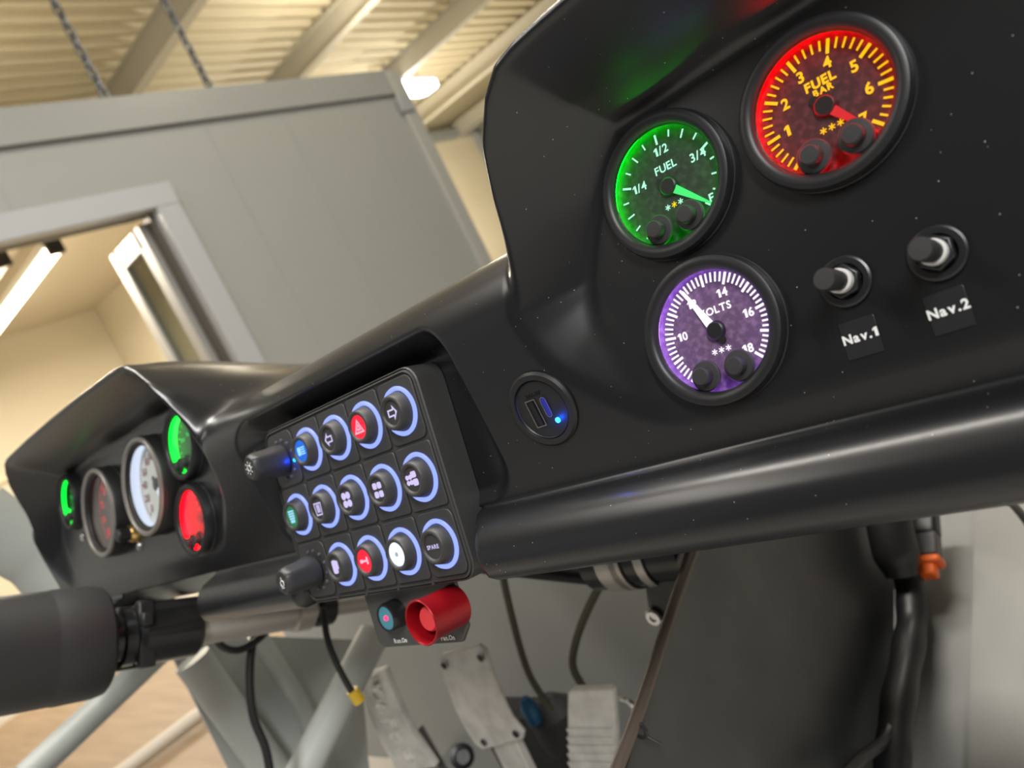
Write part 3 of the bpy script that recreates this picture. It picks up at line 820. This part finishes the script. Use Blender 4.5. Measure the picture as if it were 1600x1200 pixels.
# ------------------------------------------------------------------ USB socket
t = on_face('usb_socket', at_y(849, 638.5, FY), 0.0)
RU = 0.0182
MB().lathe([(RU, -0.001), (RU, 0.0010), (RU - 0.0012, 0.0020), (0.0146, 0.0022), (0.0143, 0.0014)], 72, cap0=False, cap1=False).build('flange', BLACK, t)
fc = MB().lathe([(0.0, 0.0010), (0.0135, 0.0010), (0.0139, 0.0016), (0.0143, 0.0012)], 72, cap0=False, cap1=False).build('socket_face', BLACK, t)
text_mb = MB(); text_into(text_mb, '3.6A-5V', 0.0019, T(-0.0010, 0.0078, 0.00125), 0.0, 0.06); text_mb.build('lettering', BLACKG, fc)
b = MB()
frame_poly(b, T(-0.0042, -0.0008, 0.0013), rrect(0.0062, 0.0136, 0.0004, 2), rrect(0.0050, 0.0124, 0.0003, 2))
pt = b.build('usb_port', mat('port_metal', (0.35, 0.35, 0.36), 0.25, metal=1.0), t)
MB().prism(rrect(0.0050, 0.0124, 0.0003, 2), 0.0009, 0.00115, T(-0.0042, -0.0008, 0)).build('opening', mat('port_dark', (0.003, 0.003, 0.003), 0.6), pt)
MB().box((-0.0036, -0.0008, 0.0016), (0.0020, 0.0118, 0.0008)).build('tongue', BLACKG, pt)
pc = MB().prism(rrect(0.0026, 0.0092, 0.0013, 5), 0.0009, 0.0015, T(0.0032, 0.0006, 0)).build('small_port', glow('blue_port', (0.0, 0.02, 0.7), 0.35), t)
b = MB(); frame_poly(b, T(0.0032, 0.0006, 0.0015), rrect(0.0034, 0.0100, 0.0017, 5), rrect(0.0027, 0.0093, 0.0013, 5)); b.build('rim', mat('port_rim', (0.4, 0.42, 0.6), 0.3, metal=1.0), pc)
MB().lathe([(0.0013, 0.001), (0.0013, 0.0016), (0.0008, 0.0021), (0, 0.0022)], 20, T(0.0058, -0.0068, 0), cap1=False).build('indicator_light', glow('led_blue', (0.02, 0.35, 1.0), 5), t)
l = bpy.data.lights.new('led_light', 'POINT'); l.energy = 0.003; l.color = (0.0, 0.08, 1.0); l.shadow_soft_size = 0.001
lo = bpy.data.objects.new('led_light', l); COL.objects.link(lo); lo.parent = t; lo.location = (0.0058, -0.0068, 0.004)
tag(t, 'round black USB charging socket with a blue light, between the keypad and the violet gauge', 'socket')

# ------------------------------------------------------------------ Nav switches and labels
NUTM = mat('dark_nut', (0.05, 0.05, 0.055), 0.32, metal=0.7)
def nav_switch(px, py, label, ang):
    p = on_pod(px, py, -FACE_BACK)
    t = on_face('push_switch', p)
    # serrated washer
    vs = []
    n = 180
    b = MB()
    pr = [(0.0088, 0.0), (0.0088, 0.0014), (0.0080, 0.0018), (0.0062, 0.0018)]
    for r_, z in pr:
        for i in range(n):
            q = r_ - (0.00022 if (i % 2 and r_ > 0.0085) else 0)
            vs.append((q * math.cos(2 * PI * i / n), q * math.sin(2 * PI * i / n), z))
    b.add(vs, [(j * n + i, j * n + (i + 1) % n, (j + 1) * n + (i + 1) % n, (j + 1) * n + i) for j in range(3) for i in range(n)])
    b.build('serrated_washer', NUTM, t, sharp=25)
    hexp = [(0.0061 * math.cos(PI * k / 3 + ang), 0.0061 * math.sin(PI * k / 3 + ang)) for k in range(6)]
    MB().prism(hexp, 0.0015, 0.0046).build('nut', NUTM, t, bevel=0.0006)
    MB().lathe([(0.0042, 0.0046), (0.0042, 0.0072), (0.0038, 0.0076), (0.003, 0.0076)], 32, cap0=False, cap1=False).build('white_collar', mat('white_nylon', (0.72, 0.72, 0.70), 0.5), t)
    MB().lathe([(0.0033, 0.0046), (0.0033, 0.0112), (0.0036, 0.0116), (0.0037, 0.0190), (0.0033, 0.0198), (0.0, 0.0199)], 36, cap0=False, cap1=False).build('button', BUTTON, t)
    tag(t, label, 'switch', 'push switches on the passenger side')
nav_switch(1322, 440, 'black push switch above the Nav.1 label', 0.2)
nav_switch(1466, 396, 'black push switch above the Nav.2 label', 0.5)
PLATE = mat('clear_label_film', (0.022, 0.022, 0.024), 0.22, spec=0.6)
def nav_label(corners, txt, label):
    P = [on_pod(x, y, -FACE_BACK) for x, y in corners]
    c = sum(P) / 4
    w = (np.linalg.norm(P[1] - P[0]) + np.linalg.norm(P[2] - P[3])) / 2
    h = (np.linalg.norm(P[3] - P[0]) + np.linalg.norm(P[2] - P[1])) / 2
    t = on_face('label_plate', c)
    e = P[1] - P[0]
    rz = math.atan2(e @ UPP, e[0])
    t.rotation_euler = (PI / 2 - TP, 0, 0)
    M = Matrix.Rotation(rz, 4, 'Z')
    MB().prism(rrect(w, h, 0.0004, 2), 0, 0.0006, M).build('plate', PLATE, t, bevel=0.00015)
    b = MB(); text_into(b, txt, 0.0031, M @ T(0, 0.0005, 0.00075), 0.035); b.build('lettering', mat('label_white', (0.85, 0.86, 0.86), 0.5, emit=(1, 1, 1), strength=0.0), t)
    tag(t, label, 'label', 'name labels on the passenger side')
nav_label([(1309, 508), (1364, 490), (1384, 547), (1328, 564)], 'Nav.1', 'small clear label reading Nav.1 below its push switch')
nav_label([(1440, 466), (1504, 444), (1528, 506), (1463, 526)], 'Nav.2', 'small clear label reading Nav.2 below its push switch')

# ------------------------------------------------------------------ bracket under the keypad with the red pull
BO = -0.010
br = on_face('switch_bracket', OUTK * BO, TK)
BRK = mat('bracket_plate', (0.085, 0.083, 0.080), 0.4, metal=0.3)
def kl(px, py, off): 
    q = on_key(px, py, off) - OUTK * off
    return q[0], q @ UPK
bl = [kl(560, 905, BO), kl(592, 1006, BO), kl(733, 1003, BO), kl(712, 890, BO)]
xl, xr, yb = bl[1][0], bl[2][0] + 0.002, min(bl[1][1], bl[2][1])
poly = [(xl - 0.001, -0.045), (xl, yb + 0.004), (xl + 0.004, yb), (xr - 0.008, yb), (xr, yb + 0.008), (xr, -0.045)]
MB().prism(poly, -0.003, 0.0).build('plate', BRK, br, bevel=0.0006)
b = MB()
x1, y1 = kl(627, 1003, BO); text_into(b, 'Run.On', 0.0026, T(x1, y1 + 0.001, 0.0003), 0.03)
x1, y1 = kl(701, 999, BO); text_into(b, 'Fan.On', 0.0026, T(x1, y1 + 0.001, 0.0003), 0.03)
b.build('lettering', MATS['label_white'], br)
tag(br, 'dark plate hanging below the keypad that carries the red pull and a start button', 'bracket')
x1, y1 = kl(622, 957, BO)
t = on_face('start_button', OUTK * BO + np.array([x1, 0, 0]) + UPK * y1, TK)
MB().lathe([(0.0085, 0), (0.0085, 0.008), (0.0078, 0.0095), (0.0070, 0.0095), (0.0068, 0.0085)], 40, cap1=False).build('collar', BLACKG, t)
MB().lathe([(0.0, 0.0088), (0.0068, 0.0088)], 32, cap0=False, cap1=False).build('cap', glow('teal_cap', (0.03, 0.16, 0.22), 0.5, base=(0.05, 0.16, 0.2)), t)
MB().lathe([(0.0016, 0.0088), (0.0014, 0.0096), (0, 0.0099)], 16, cap1=False).build('indicator_light', glow('led_red', (1.0, 0.02, 0.10), 3), t)
tag(t, 'round black button with a teal cap and red light, left of the red pull', 'button')
x1, y1 = kl(713, 945, BO)
t = on_face('red_pull', OUTK * BO + np.array([x1, 0, 0]) + UPK * y1, TK)
MB().lathe([(0.0112, 0.0), (0.0112, 0.014), (0.0114, 0.020), (0.0120, 0.0245), (0.0122, 0.0255), (0.0117, 0.0260), (0.0110, 0.0255), (0.0104, 0.020), (0.0100, 0.012), (0.0, 0.012)], 56, cap1=False).build('shroud', RED, t)
MB().lathe([(0.0068, 0.012), (0.0068, 0.0200), (0.0058, 0.0212), (0.0, 0.0212)], 40, cap0=False, cap1=False).build('plunger', mat('red_plunger', (0.75, 0.05, 0.06), 0.35), t)
tag(t, 'red anodised shrouded button on the plate below the keypad', 'button')

# ------------------------------------------------------------------ steering column and its boss
XS = -0.385
st = empty('steering_column', at_x(80, 1010, XS))
o0 = Vector(st.location)
def loc(p): return Vector([float(c) for c in p]) - o0
A = at_x(80, 1012, XS); B = at_x(490, 950, XS)
ax = (Vector(B) - Vector(A)).normalized()
def along(px, py): 
    q = Vector(at_x(px, py, XS)); return (q - Vector(A)).dot(ax)
M = axis_matrix(loc(A), loc(B))
s1 = along(160, 1000)
rb = 0.047
MB().lathe([(rb * 0.98, s1 - 0.16), (rb, s1 - 0.045), (rb * 1.0, s1 - 0.043), (rb * 1.015, s1 - 0.040), (rb * 1.01, s1 - 0.012), (rb * 0.97, s1 - 0.003), (rb * 0.9, s1), (0.02, s1)], 64, M).build('boss', RUBBER, st)
MB().lathe([(0.020, s1), (0.021, s1 + 0.012), (0.026, s1 + 0.013), (0.026, s1 + 0.022), (0.019, s1 + 0.023), (0.019, s1 + 0.05)], 40, M).build('quick_release', BLACKG, st)
b = MB()
b.box((0.0, 0.012, s1 + 0.028), (0.062, 0.012, 0.010), M); b.box((-0.018, 0.0, s1 + 0.030), (0.010, 0.058, 0.014), M); b.box((0.014, -0.022, s1 + 0.018), (0.016, 0.014, 0.03), M)
b.build('clamp', BLACK, st, bevel=0.002)
s2 = along(215, 980); s3 = along(305, 985)
MB().lathe([(0.024, s2 - 0.004), (0.0275, s2), (0.0275, s3 - 0.004), (0.024, s3)], 40, M).build('switch_housing', BLACKG, st)
MB().box((0.0, 0.021, (s2 + s3) / 2), (0.04, 0.012, s3 - s2), M).build('housing_cover', BLACK, st, bevel=0.003)
s4 = along(480, 950)
MB().lathe([(0.0185, s3 - 0.002), (0.0185, s4 - 0.02), (0.0215, s4 - 0.018), (0.0215, s4), (0.012, s4 + 0.002), (0.012, s4 + 0.16)], 40, M).build('shaft_tube', COLUMN, st)
MB().lathe([(0.016, s4 + 0.008), (0.02, s4 + 0.010), (0.02, s4 + 0.026), (0.016, s4 + 0.028)], 24, M).build('universal_joint', BLACK, st)
tag(st, 'steering column with a black boss and no wheel, running under the driver binnacle', 'steering column')

# ------------------------------------------------------------------ chassis and footwell
ch = empty('car_chassis', (0, 0.3, FLOOR + 0.12))
def cl(p): return Vector([float(c) for c in p]) - Vector((0, 0.3, FLOOR + 0.12))
def ctube(pts, r, name='frame_tube', m=SAGE):
    return MB().tube([cl(p) for p in pts], r, 20).build(name, m, ch)
YB = 0.52
# bulkhead in front of the pedals
b = MB(); c0 = cl((-0.62, YB, -0.32)); b.box(c0, (1.33, 0.004, 0.78)); b.build('bulkhead', SAGED, ch)
MB().box(cl((-0.42, 0.12, -0.66)), (0.93, 0.80, 0.004)).build('driver_floor', mat('dark_floor_sheet', (0.10, 0.10, 0.098), 0.5), ch)
# cross tube behind the dash, seen through the column cut-out
ctube([(-0.72, 0.056, -0.030), (0.0, 0.056, -0.030)], 0.028, m=SAGE_LIT)
# sill / side tubes on the driver's side
ctube([at_x(40, 1215, -0.72), at_x(258, 1010, -0.72)], 0.017)
ctube([at_x(470, 1215, -0.52), at_x(585, 990, -0.52)], 0.021, m=SAGE_LIT)
ctube([at_x(300, 1030, -0.60), at_x(440, 1225, -0.60)], 0.022, m=SAGE_LIT)
b = MB()
q = [at_x(272, 1030, -0.62), at_x(330, 990, -0.62), at_x(560, 1000, -0.62), at_x(580, 1230, -0.62), at_x(372, 1230, -0.62)]
b.add([cl(p) for p in q] + [cl(p + np.array([-0.004, 0, 0])) for p in q], [(0, 1, 2, 3, 4), (9, 8, 7, 6, 5)] + [(k, 5 + k, 5 + (k + 1) % 5, (k + 1) % 5) for k in range(5)])
b.build('side_panel', SAGE_LIT, ch)
ctube([at_x(400, 990, -0.6), at_x(470, 1100, -0.6), at_x(520, 1230, -0.6)], 0.012, m=SAGE_LIT)
# outer body side behind the binnacle
b = MB(); q = smooth_path([at_x(-40, 800, -0.75), at_x(30, 852, -0.75), at_x(70, 880, -0.75), at_x(130, 960, -0.75)], 6)
b.tube([cl(p) for p in q], 0.04, 24); b.build('door_tube', SAGE, ch)
# transmission tunnel side
XT = 0.05
q = [at_x(1087, 846, XT), at_x(1400, 780, XT), at_x(1398, 905, XT), at_x(1392, 1215, XT), at_x(975, 1215, XT)]
q[0] = at_x(1110, 760, XT)
b = MB(); b.add([cl(p) for p in q] + [cl(p + np.array([-0.003, 0, 0])) for p in q], [(0, 1, 2, 3, 4), (9, 8, 7, 6, 5)] + [(k, 5 + k, 5 + (k + 1) % 5, (k + 1) % 5) for k in range(5)])
b.build('tunnel_panel', DARKALU, ch)
# toe board and floor on the passenger side
d1 = np.array([0, 0.9181, 0.3966]); TB = np.array([0.0, 0.6, -0.37]); nT = np.array([0, -0.3966, 0.9181])
def tb(px, py, off=0.0): return on_plane(px, py, nT, TB + nT * off)
def sheet(name, pts, m, th=0.003):
    n = len(pts); b = MB()
    b.add([cl(p) for p in pts] + [cl(p - nT * th) for p in pts], [tuple(range(n)), tuple(range(n, 2 * n))[::-1]] + [(k, n + k, n + (k + 1) % n, (k + 1) % n) for k in range(n)])
    return b.build(name, m, ch)
sheet('toe_board', [tb(1330, 700), tb(1530, 690), tb(1512, 1230), tb(1340, 1230)], mat('grey_toe_board', (0.25, 0.255, 0.245), 0.5, noise=(4, (0.19, 0.195, 0.19), 0.35, 0.7)))
sheet('floor_panel', [tb(1526, 690, 0.012), tb(1680, 650, 0.012), tb(1680, 1240, 0.012), tb(1512, 1240, 0.012)], mat('pale_sheet_metal', (0.25, 0.247, 0.23), 0.45, noise=(4, (0.19, 0.19, 0.178), 0.35, 0.7)))
tag(ch, 'pale grey painted tube chassis and footwell panels under the dash', 'chassis')

def thing_tube(name, pts, r, m, label, cat, group=None, n=8):
    P = smooth_path(pts, n); o = P[0].copy()
    ob = MB().tube([p - o for p in P], r, 14).build(name, m)
    ob.location = o
    return tag(ob, label, cat, group)
# rod along the tunnel edge
XR = 0.056
t = thing_tube('brake_pipe', [at_x(1092, 838, XR), at_x(1058, 930, XR), at_x(1006, 1090, XR), at_x(955, 1225, XR)], 0.0042, mat('brown_pipe', (0.10, 0.075, 0.06), 0.45), 'brown pipe running along the edge of the dark tunnel panel', 'pipe')
p = at_x(997, 1140, XR)
tag(MB().tube([Vector(p) + Vector((0.0, 0, 0.0)) + Vector((0.0055 * math.cos(a), 0, 0.0055 * math.sin(a))) for a in np.linspace(0, 2 * PI, 20)], 0.0014, 8).tube([Vector(p) + Vector((0.003, 0, -0.004)), Vector(p) + Vector((0.010, 0.002, -0.012))], 0.0010, 8).build('cable_tie', BLACK), 'black cable tie around the brown pipe near its lower end', 'cable tie')
# harness in the passenger footwell
XH = 0.078
h = empty('wiring_harness', at_x(1425, 960, XH)); ho = Vector(h.location)
P = smooth_path([at_x(1395, 790, XH), at_x(1412, 870, XH), at_x(1425, 950, XH), at_x(1418, 1020, XH), at_x(1400, 1120, XH), at_x(1392, 1225, XH)], 8)
MB().tube([p - ho for p in P], [0.0145 + 0.0008 * math.sin(i * 0.9) for i in range(len(P))], 16).build('sleeve', BLACK, h)
P = smooth_path([at_x(1400, 1080, XH), at_x(1385, 1150, XH), at_x(1340, 1190, XH), at_x(1310, 1225, XH)], 8)
MB().tube([p - ho for p in P], 0.005, 10).build('branch', BLACK, h)
tp = smooth_path([at_x(1384, 790, XH), at_x(1396, 850, XH), at_x(1410, 900, XH)], 6)
MB().tube([Vector(p) - ho for p in tp], [0.0225] * 9 + [0.021, 0.019, 0.017, 0.0155], 16).build('taped_bundle', BLACK, h)
tag(h, 'thick black taped wiring harness beside the dark tunnel panel', 'wiring')
XC2 = 0.098
c = empty('connector', at_x(1447, 860, XC2)); co = Vector(c.location)
Mx = axis_matrix(Vector(at_x(1444, 800, XC2)) - co, Vector(at_x(1452, 905, XC2)) - co)
Lc = (Vector(at_x(1452, 905, XC2)) - Vector(at_x(1444, 800, XC2))).length
MB().box((0, 0, Lc * 0.15), (0.026, 0.02, Lc * 0.5), Mx).build('boot', BLACK, c, bevel=0.004)
MB().box((0, 0, Lc * 0.52), (0.024, 0.018, Lc * 0.36), Mx).build('body', mat('grey_connector', (0.07, 0.07, 0.075), 0.4), c, bevel=0.002)
ORG = mat('orange_plastic', (0.95, 0.16, 0.02), 0.4)
MB().box((0, 0, Lc * 0.76), (0.028, 0.02, Lc * 0.12), Mx).box((0, 0, Lc * 0.88), (0.017, 0.014, Lc * 0.2), Mx).build('locking_clip', ORG, c, bevel=0.003)
tag(c, 'dark grey plug with an orange locking clip hanging beside the harness', 'connector')
thing_tube('grommet_cable', [at_x(1540, 770, 0.2), at_x(1575, 782, 0.2), at_x(1602, 812, 0.2), at_x(1625, 850, 0.2)], 0.0035, BLACK, 'thin black cable curving past the edge of the pale floor panel', 'cable')

# motor with silver clamps, bracket and bolt under the dash
YM = 0.21
mo = empty('wiper_motor', at_y(1010, 868, YM)); mo_o = Vector(mo.location)
a0 = Vector(at_y(926, 874, YM)) - mo_o; a1 = Vector(at_y(1080, 853, YM)) - mo_o
Mm = axis_matrix(a0, a1); Lm = (a1 - a0).length; rm = 0.026
MB().lathe([(rm * 0.8, 0), (rm, 0.004), (rm * 1.0, Lm * 0.28), (rm * 0.85, Lm * 0.30), (rm * 0.85, Lm * 0.36), (rm, Lm * 0.38), (rm, Lm)], 40, Mm).build('body', BLACKG, mo)
for f, w in ((0.33, 0.010), (0.42, 0.005), (0.66, 0.004)):
    MB().lathe([(rm * 0.9, Lm * f - w), (rm * 1.08, Lm * f - w), (rm * 1.08, Lm * f + w), (rm * 0.9, Lm * f + w)], 40, Mm, cap0=False, cap1=False).build('clamp_ring', COLUMN, mo)
pb = Vector(at_y(1024, 962, YM - 0.02)) - mo_o
q0 = Vector(at_y(1000, 890, YM - 0.02)) - mo_o; q1 = Vector(at_y(1075, 890, YM - 0.02)) - mo_o; q2 = Vector(at_y(1056, 972, YM - 0.02)) - mo_o; q3 = Vector(at_y(1012, 975, YM - 0.02)) - mo_o
b = MB(); b.add([q0, q1, q2, q3] + [p + Vector((0, 0.012, 0)) for p in (q0, q1, q2, q3)], [(0, 1, 2, 3), (7, 6, 5, 4), (0, 4, 5, 1), (1, 5, 6, 2), (2, 6, 7, 3), (3, 7, 4, 0)])
b.build('mounting_foot', BLACK, mo, bevel=0.006)
MB().lathe([(0.0075, 0.0), (0.0075, 0.003), (0.006, 0.0045), (0.003, 0.0045), (0.0026, 0.003), (0, 0.003)], 28, Matrix.Translation(pb) @ Matrix.Rotation(PI / 2, 4, 'X'), cap1=False).build('bolt', STEEL, mo)
tag(mo, 'black cylindrical motor with silver clamp rings and a bolted foot under the dash', 'motor')
ctube([at_y(735, 880, 0.12), at_y(945, 905, 0.25)], 0.007, 'support_bar', BLACK)

# cables
YC = 0.30
OLIVE = mat('olive_cable', (0.075, 0.068, 0.045), 0.5)
thing_tube('cable', [at_y(782, 880, YC), at_y(792, 930, YC), at_y(812, 1010, YC), at_y(830, 1060, YC), at_y(862, 1110, YC)], 0.0042, OLIVE, 'olive cable hanging from the dash behind the brake pedal', 'cable')
thing_tube('cable', [at_y(950, 890, YC), at_y(915, 960, YC), at_y(898, 1010, YC), at_y(896, 1045, YC), at_y(915, 1080, YC), at_y(930, 1110, YC)], 0.0045, OLIVE, 'olive cable looping down behind the accelerator pedal', 'cable')
thing_tube('cable', [at_x(505, 950, -0.3), at_x(512, 1000, -0.3), at_x(530, 1045, -0.3), at_x(552, 1085, -0.3)], 0.0032, BLACK, 'thin black cable with a yellow tip hanging left of the clutch pedal', 'cable')
p = at_x(556, 1087, -0.3)
tag(MB().tube([at_x(550, 1078, -0.3), at_x(562, 1096, -0.3)], 0.006, 12).build('cable_tip', mat('yellow_plastic', (0.75, 0.5, 0.03), 0.4)), 'yellow tip at the end of the thin black cable', 'cable tip')
thing_tube('cable', [at_x(412, 985, -0.45), at_x(396, 1000, -0.45), at_x(390, 1060, -0.45), at_x(396, 1120, -0.45), at_x(415, 1170, -0.45), at_x(425, 1225, -0.45)], 0.0045, BLACK, 'black cable dropping from the steering column past the side panel', 'cable')
thing_tube('cable', [at_x(335, 995, -0.44), at_x(350, 1012, -0.44), at_x(375, 1015, -0.44), at_x(402, 1000, -0.44), at_x(418, 985, -0.44)], 0.004, BLACK, 'short black cable looped under the steering column', 'cable')

# ------------------------------------------------------------------ pedals
YPD = 0.25
def strip(pts_l, pts_r, th, name, m, parent, o, bevel=0.002):
    n = len(pts_l)
    L = [Vector([float(c) for c in p]) - o for p in pts_l]; R = [Vector([float(c) for c in p]) - o for p in pts_r]
    d = Vector((0, th, 0))
    vs = L + R + [p + d for p in L] + [p + d for p in R]
    fs = []
    for k in range(n - 1):
        fs += [(k, n + k, n + k + 1, k + 1), (2 * n + k, 2 * n + k + 1, 3 * n + k + 1, 3 * n + k), (k, k + 1, 2 * n + k + 1, 2 * n + k), (n + k, 3 * n + k, 3 * n + k + 1, n + k + 1)]
    fs += [(0, 2 * n, 3 * n, n), (n - 1, 2 * n - 1, 4 * n - 1, 3 * n - 1)]
    return MB().add(vs, fs).build(name, m, parent, bevel=bevel, segs=3)
# clutch pedal with its raised word
pc = empty('clutch_pedal', at_y(600, 1120, YPD)); po_ = Vector(pc.location)
lft = [(563, 1056), (568, 1090), (580, 1130), (596, 1165), (622, 1210)]
rgt = [(600, 1046), (614, 1085), (628, 1118), (645, 1150), (680, 1200)]
yy = [YPD + 0.012, YPD + 0.003, YPD - 0.002, YPD - 0.004, YPD - 0.003]
pad = strip([at_y(*a, y) for a, y in zip(lft, yy)], [at_y(*a, y) for a, y in zip(rgt, yy)], 0.012, 'pad', ALU, pc, po_, 0.003)
b = MB()
cen = [((a[0] + c[0]) / 2, (a[1] + c[1]) / 2) for a, c in zip(lft, rgt)]
letters = 'NOLETH'
for i, chh in enumerate(letters):
    f = 0.35 + i * 0.62
    k = min(int(f), 3); g = f - k
    px_, py_ = cen[k][0] + (cen[k + 1][0] - cen[k][0]) * g, cen[k][1] + (cen[k + 1][1] - cen[k][1]) * g
    y = yy[k] + (yy[k + 1] - yy[k]) * g - 0.0012
    q = Vector(at_y(px_, py_, y - 0.0022)) - po_
    dv = (Vector(at_y(*cen[k + 1], yy[k + 1])) - Vector(at_y(*cen[k], yy[k]))).normalized()
    text_into(b, chh, 0.019, Matrix.Translation(q) @ Matrix.Rotation(PI / 2, 4, 'X') @ Matrix.Rotation(math.atan2(dv.z, dv.x), 4, 'Z'), 0.02, 0.13)
b.build('raised_lettering', ALU, pad)
strip([at_y(632, 1165, YPD + 0.02), at_y(668, 1225, YPD + 0.02)], [at_y(652, 1140, YPD + 0.02), at_y(700, 1225, YPD + 0.02)], 0.012, 'arm', mat('grey_arm', (0.25, 0.24, 0.23), 0.45, metal=0.4), pc, po_)
tag(pc, 'narrow curved aluminium pedal with raised lettering, the clutch', 'pedal')
# brake pedal
pb_ = empty('brake_pedal', at_y(760, 1090, YPD)); po_ = Vector(pb_.location)
lft = [(691, 1022), (684, 1033), (694, 1065), (708, 1105), (726, 1140), (742, 1164), (754, 1173)]
rgt = [(748, 1007), (759, 1017), (767, 1045), (781, 1085), (799, 1122), (818, 1145), (816, 1157)]
yb_ = [YPD + 0.013, YPD + 0.011, YPD + 0.003, YPD - 0.002, YPD - 0.004, YPD - 0.0035, YPD - 0.003]
pad = strip([at_y(*a, y) for a, y in zip(lft, yb_)], [at_y(*a, y) for a, y in zip(rgt, yb_)], 0.006, 'pad', ALU, pb_, po_, 0.0025)
for px_, py_ in ((694, 1040), (751, 1028), (756, 1160), (806, 1147)):
    y = YPD + (0.0055 if py_ < 1100 else -0.0045)
    MB().lathe([(0.0045, 0), (0.0045, 0.0012), (0.0035, 0.0014), (0.0028, 0.0002), (0, 0.0002)], 20, Matrix.Translation(Vector(at_y(px_, py_, y)) - po_) @ Matrix.Rotation(PI / 2, 4, 'X'), cap1=False).build('screw', NUTM, pad)
strip([at_y(765, 1158, YPD + 0.012), at_y(800, 1230, YPD + 0.012)], [at_y(800, 1148, YPD + 0.012), at_y(840, 1230, YPD + 0.012)], 0.012, 'arm', ALU, pb_, po_)
tag(pb_, 'wide flat aluminium brake pedal with a screw in each corner', 'pedal')
# accelerator
pa = empty('accelerator_pedal', at_y(924, 1140, YPD)); po_ = Vector(pa.location)
pad = strip([at_y(892, 1079, YPD), at_y(886, 1085, YPD), at_y(886, 1140, YPD), at_y(890, 1230, YPD)], [at_y(952, 1077, YPD), at_y(958, 1083, YPD), at_y(962, 1140, YPD), at_y(965, 1230, YPD)], 0.01, 'pad', ALU, pa, po_, 0.003)
b = MB()
for r_ in range(7):
    for c_ in range(7):
        px_ = 893 + c_ * 10.2 + r_ * 0.4; py_ = 1144 + r_ * 13
        q = Vector(at_y(px_, py_, YPD - 0.0012)) - po_
        b.box(q, (0.0100, 0.0024, 0.0095))
b.build('grip_ridges', ALU, pad, bevel=0.001)
thing = MB().tube([Vector(p) - po_ for p in smooth_path([at_y(960, 1090, YPD + .01), at_y(980, 1094, YPD + .01), at_y(990, 1108, YPD + .01), at_y(990, 1125, YPD + .01)], 6)], 0.003, 10).build('return_spring', STEEL, pa)
tag(pa, 'upright aluminium accelerator pedal with ribbed lower half', 'pedal')
# reservoir block behind the accelerator
rs = empty('pedal_box', at_y(860, 1150, 0.34)); ro = Vector(rs.location)
c0 = at_y(850, 1185, 0.36)
MB().box(Vector(c0) - ro, (0.14, 0.05, 0.17)).build('body', BLACK, rs, bevel=0.008)
MB().lathe([(0.010, 0), (0.011, 0.006), (0.011, 0.024), (0.006, 0.036)], 24, Matrix.Translation(Vector(at_y(838, 1128, 0.33)) - ro)).build('blue_fitting', mat('blue_anodised', (0.02, 0.10, 0.20), 0.35, metal=0.5), rs)
MB().lathe([(0.03, -0.02), (0.034, 0.0), (0.034, 0.03), (0.012, 0.05)], 24, Matrix.Translation(Vector(at_y(878, 1140, 0.36)) - ro)).build('boot', RUBBER, rs)
MB().lathe([(0.017, 0), (0.017, 0.02), (0.010, 0.021), (0.010, 0.004), (0, 0.004)], 24, axis_matrix(Vector(at_y(722, 1182, 0.30)) - ro, Vector(at_y(722, 1182, 0.2)) - ro), cap1=False).build('end_fitting', BLACKG, rs)
tag(rs, 'dark pedal mounting block with a blue fitting behind the accelerator', 'pedal box')

# ------------------------------------------------------------------ what is seen past the driver's side
WOOD = mat('pale_plywood', (0.31, 0.22, 0.14), 0.6, noise=(2.2, (0.24, 0.165, 0.10), 0.35, 0.7, (1, 12, 1)))
a = at_z(160, 1250, FLOOR + 0.03); c = at_z(330, 1010, FLOOR + 0.03)
cx, cy = (a[0] + c[0]) / 2, (a[1] + c[1]) / 2
ply = MB().box((0, 0, 0), (3.0, 2.2, 0.03)).build('plywood_sheet', WOOD)
ply.location = (cx - 0.3, cy + 0.2, FLOOR + 0.016)
tag(ply, 'pale plywood sheet lying on the hall floor beside the car', 'board')
print('ply', a, c)
p0 = at_z(200, 1200, FLOOR + 0.07); p1 = at_z(320, 1110, FLOOR + 0.07)
tag(MB().tube([p0 + (p0 - p1) * 0.3, p1 + (p1 - p0) * 0.2], 0.024, 12).build('floor_rail', mat('cream_paint', (0.46, 0.41, 0.34), 0.5)), 'cream rail lying across the plywood sheet', 'rail')
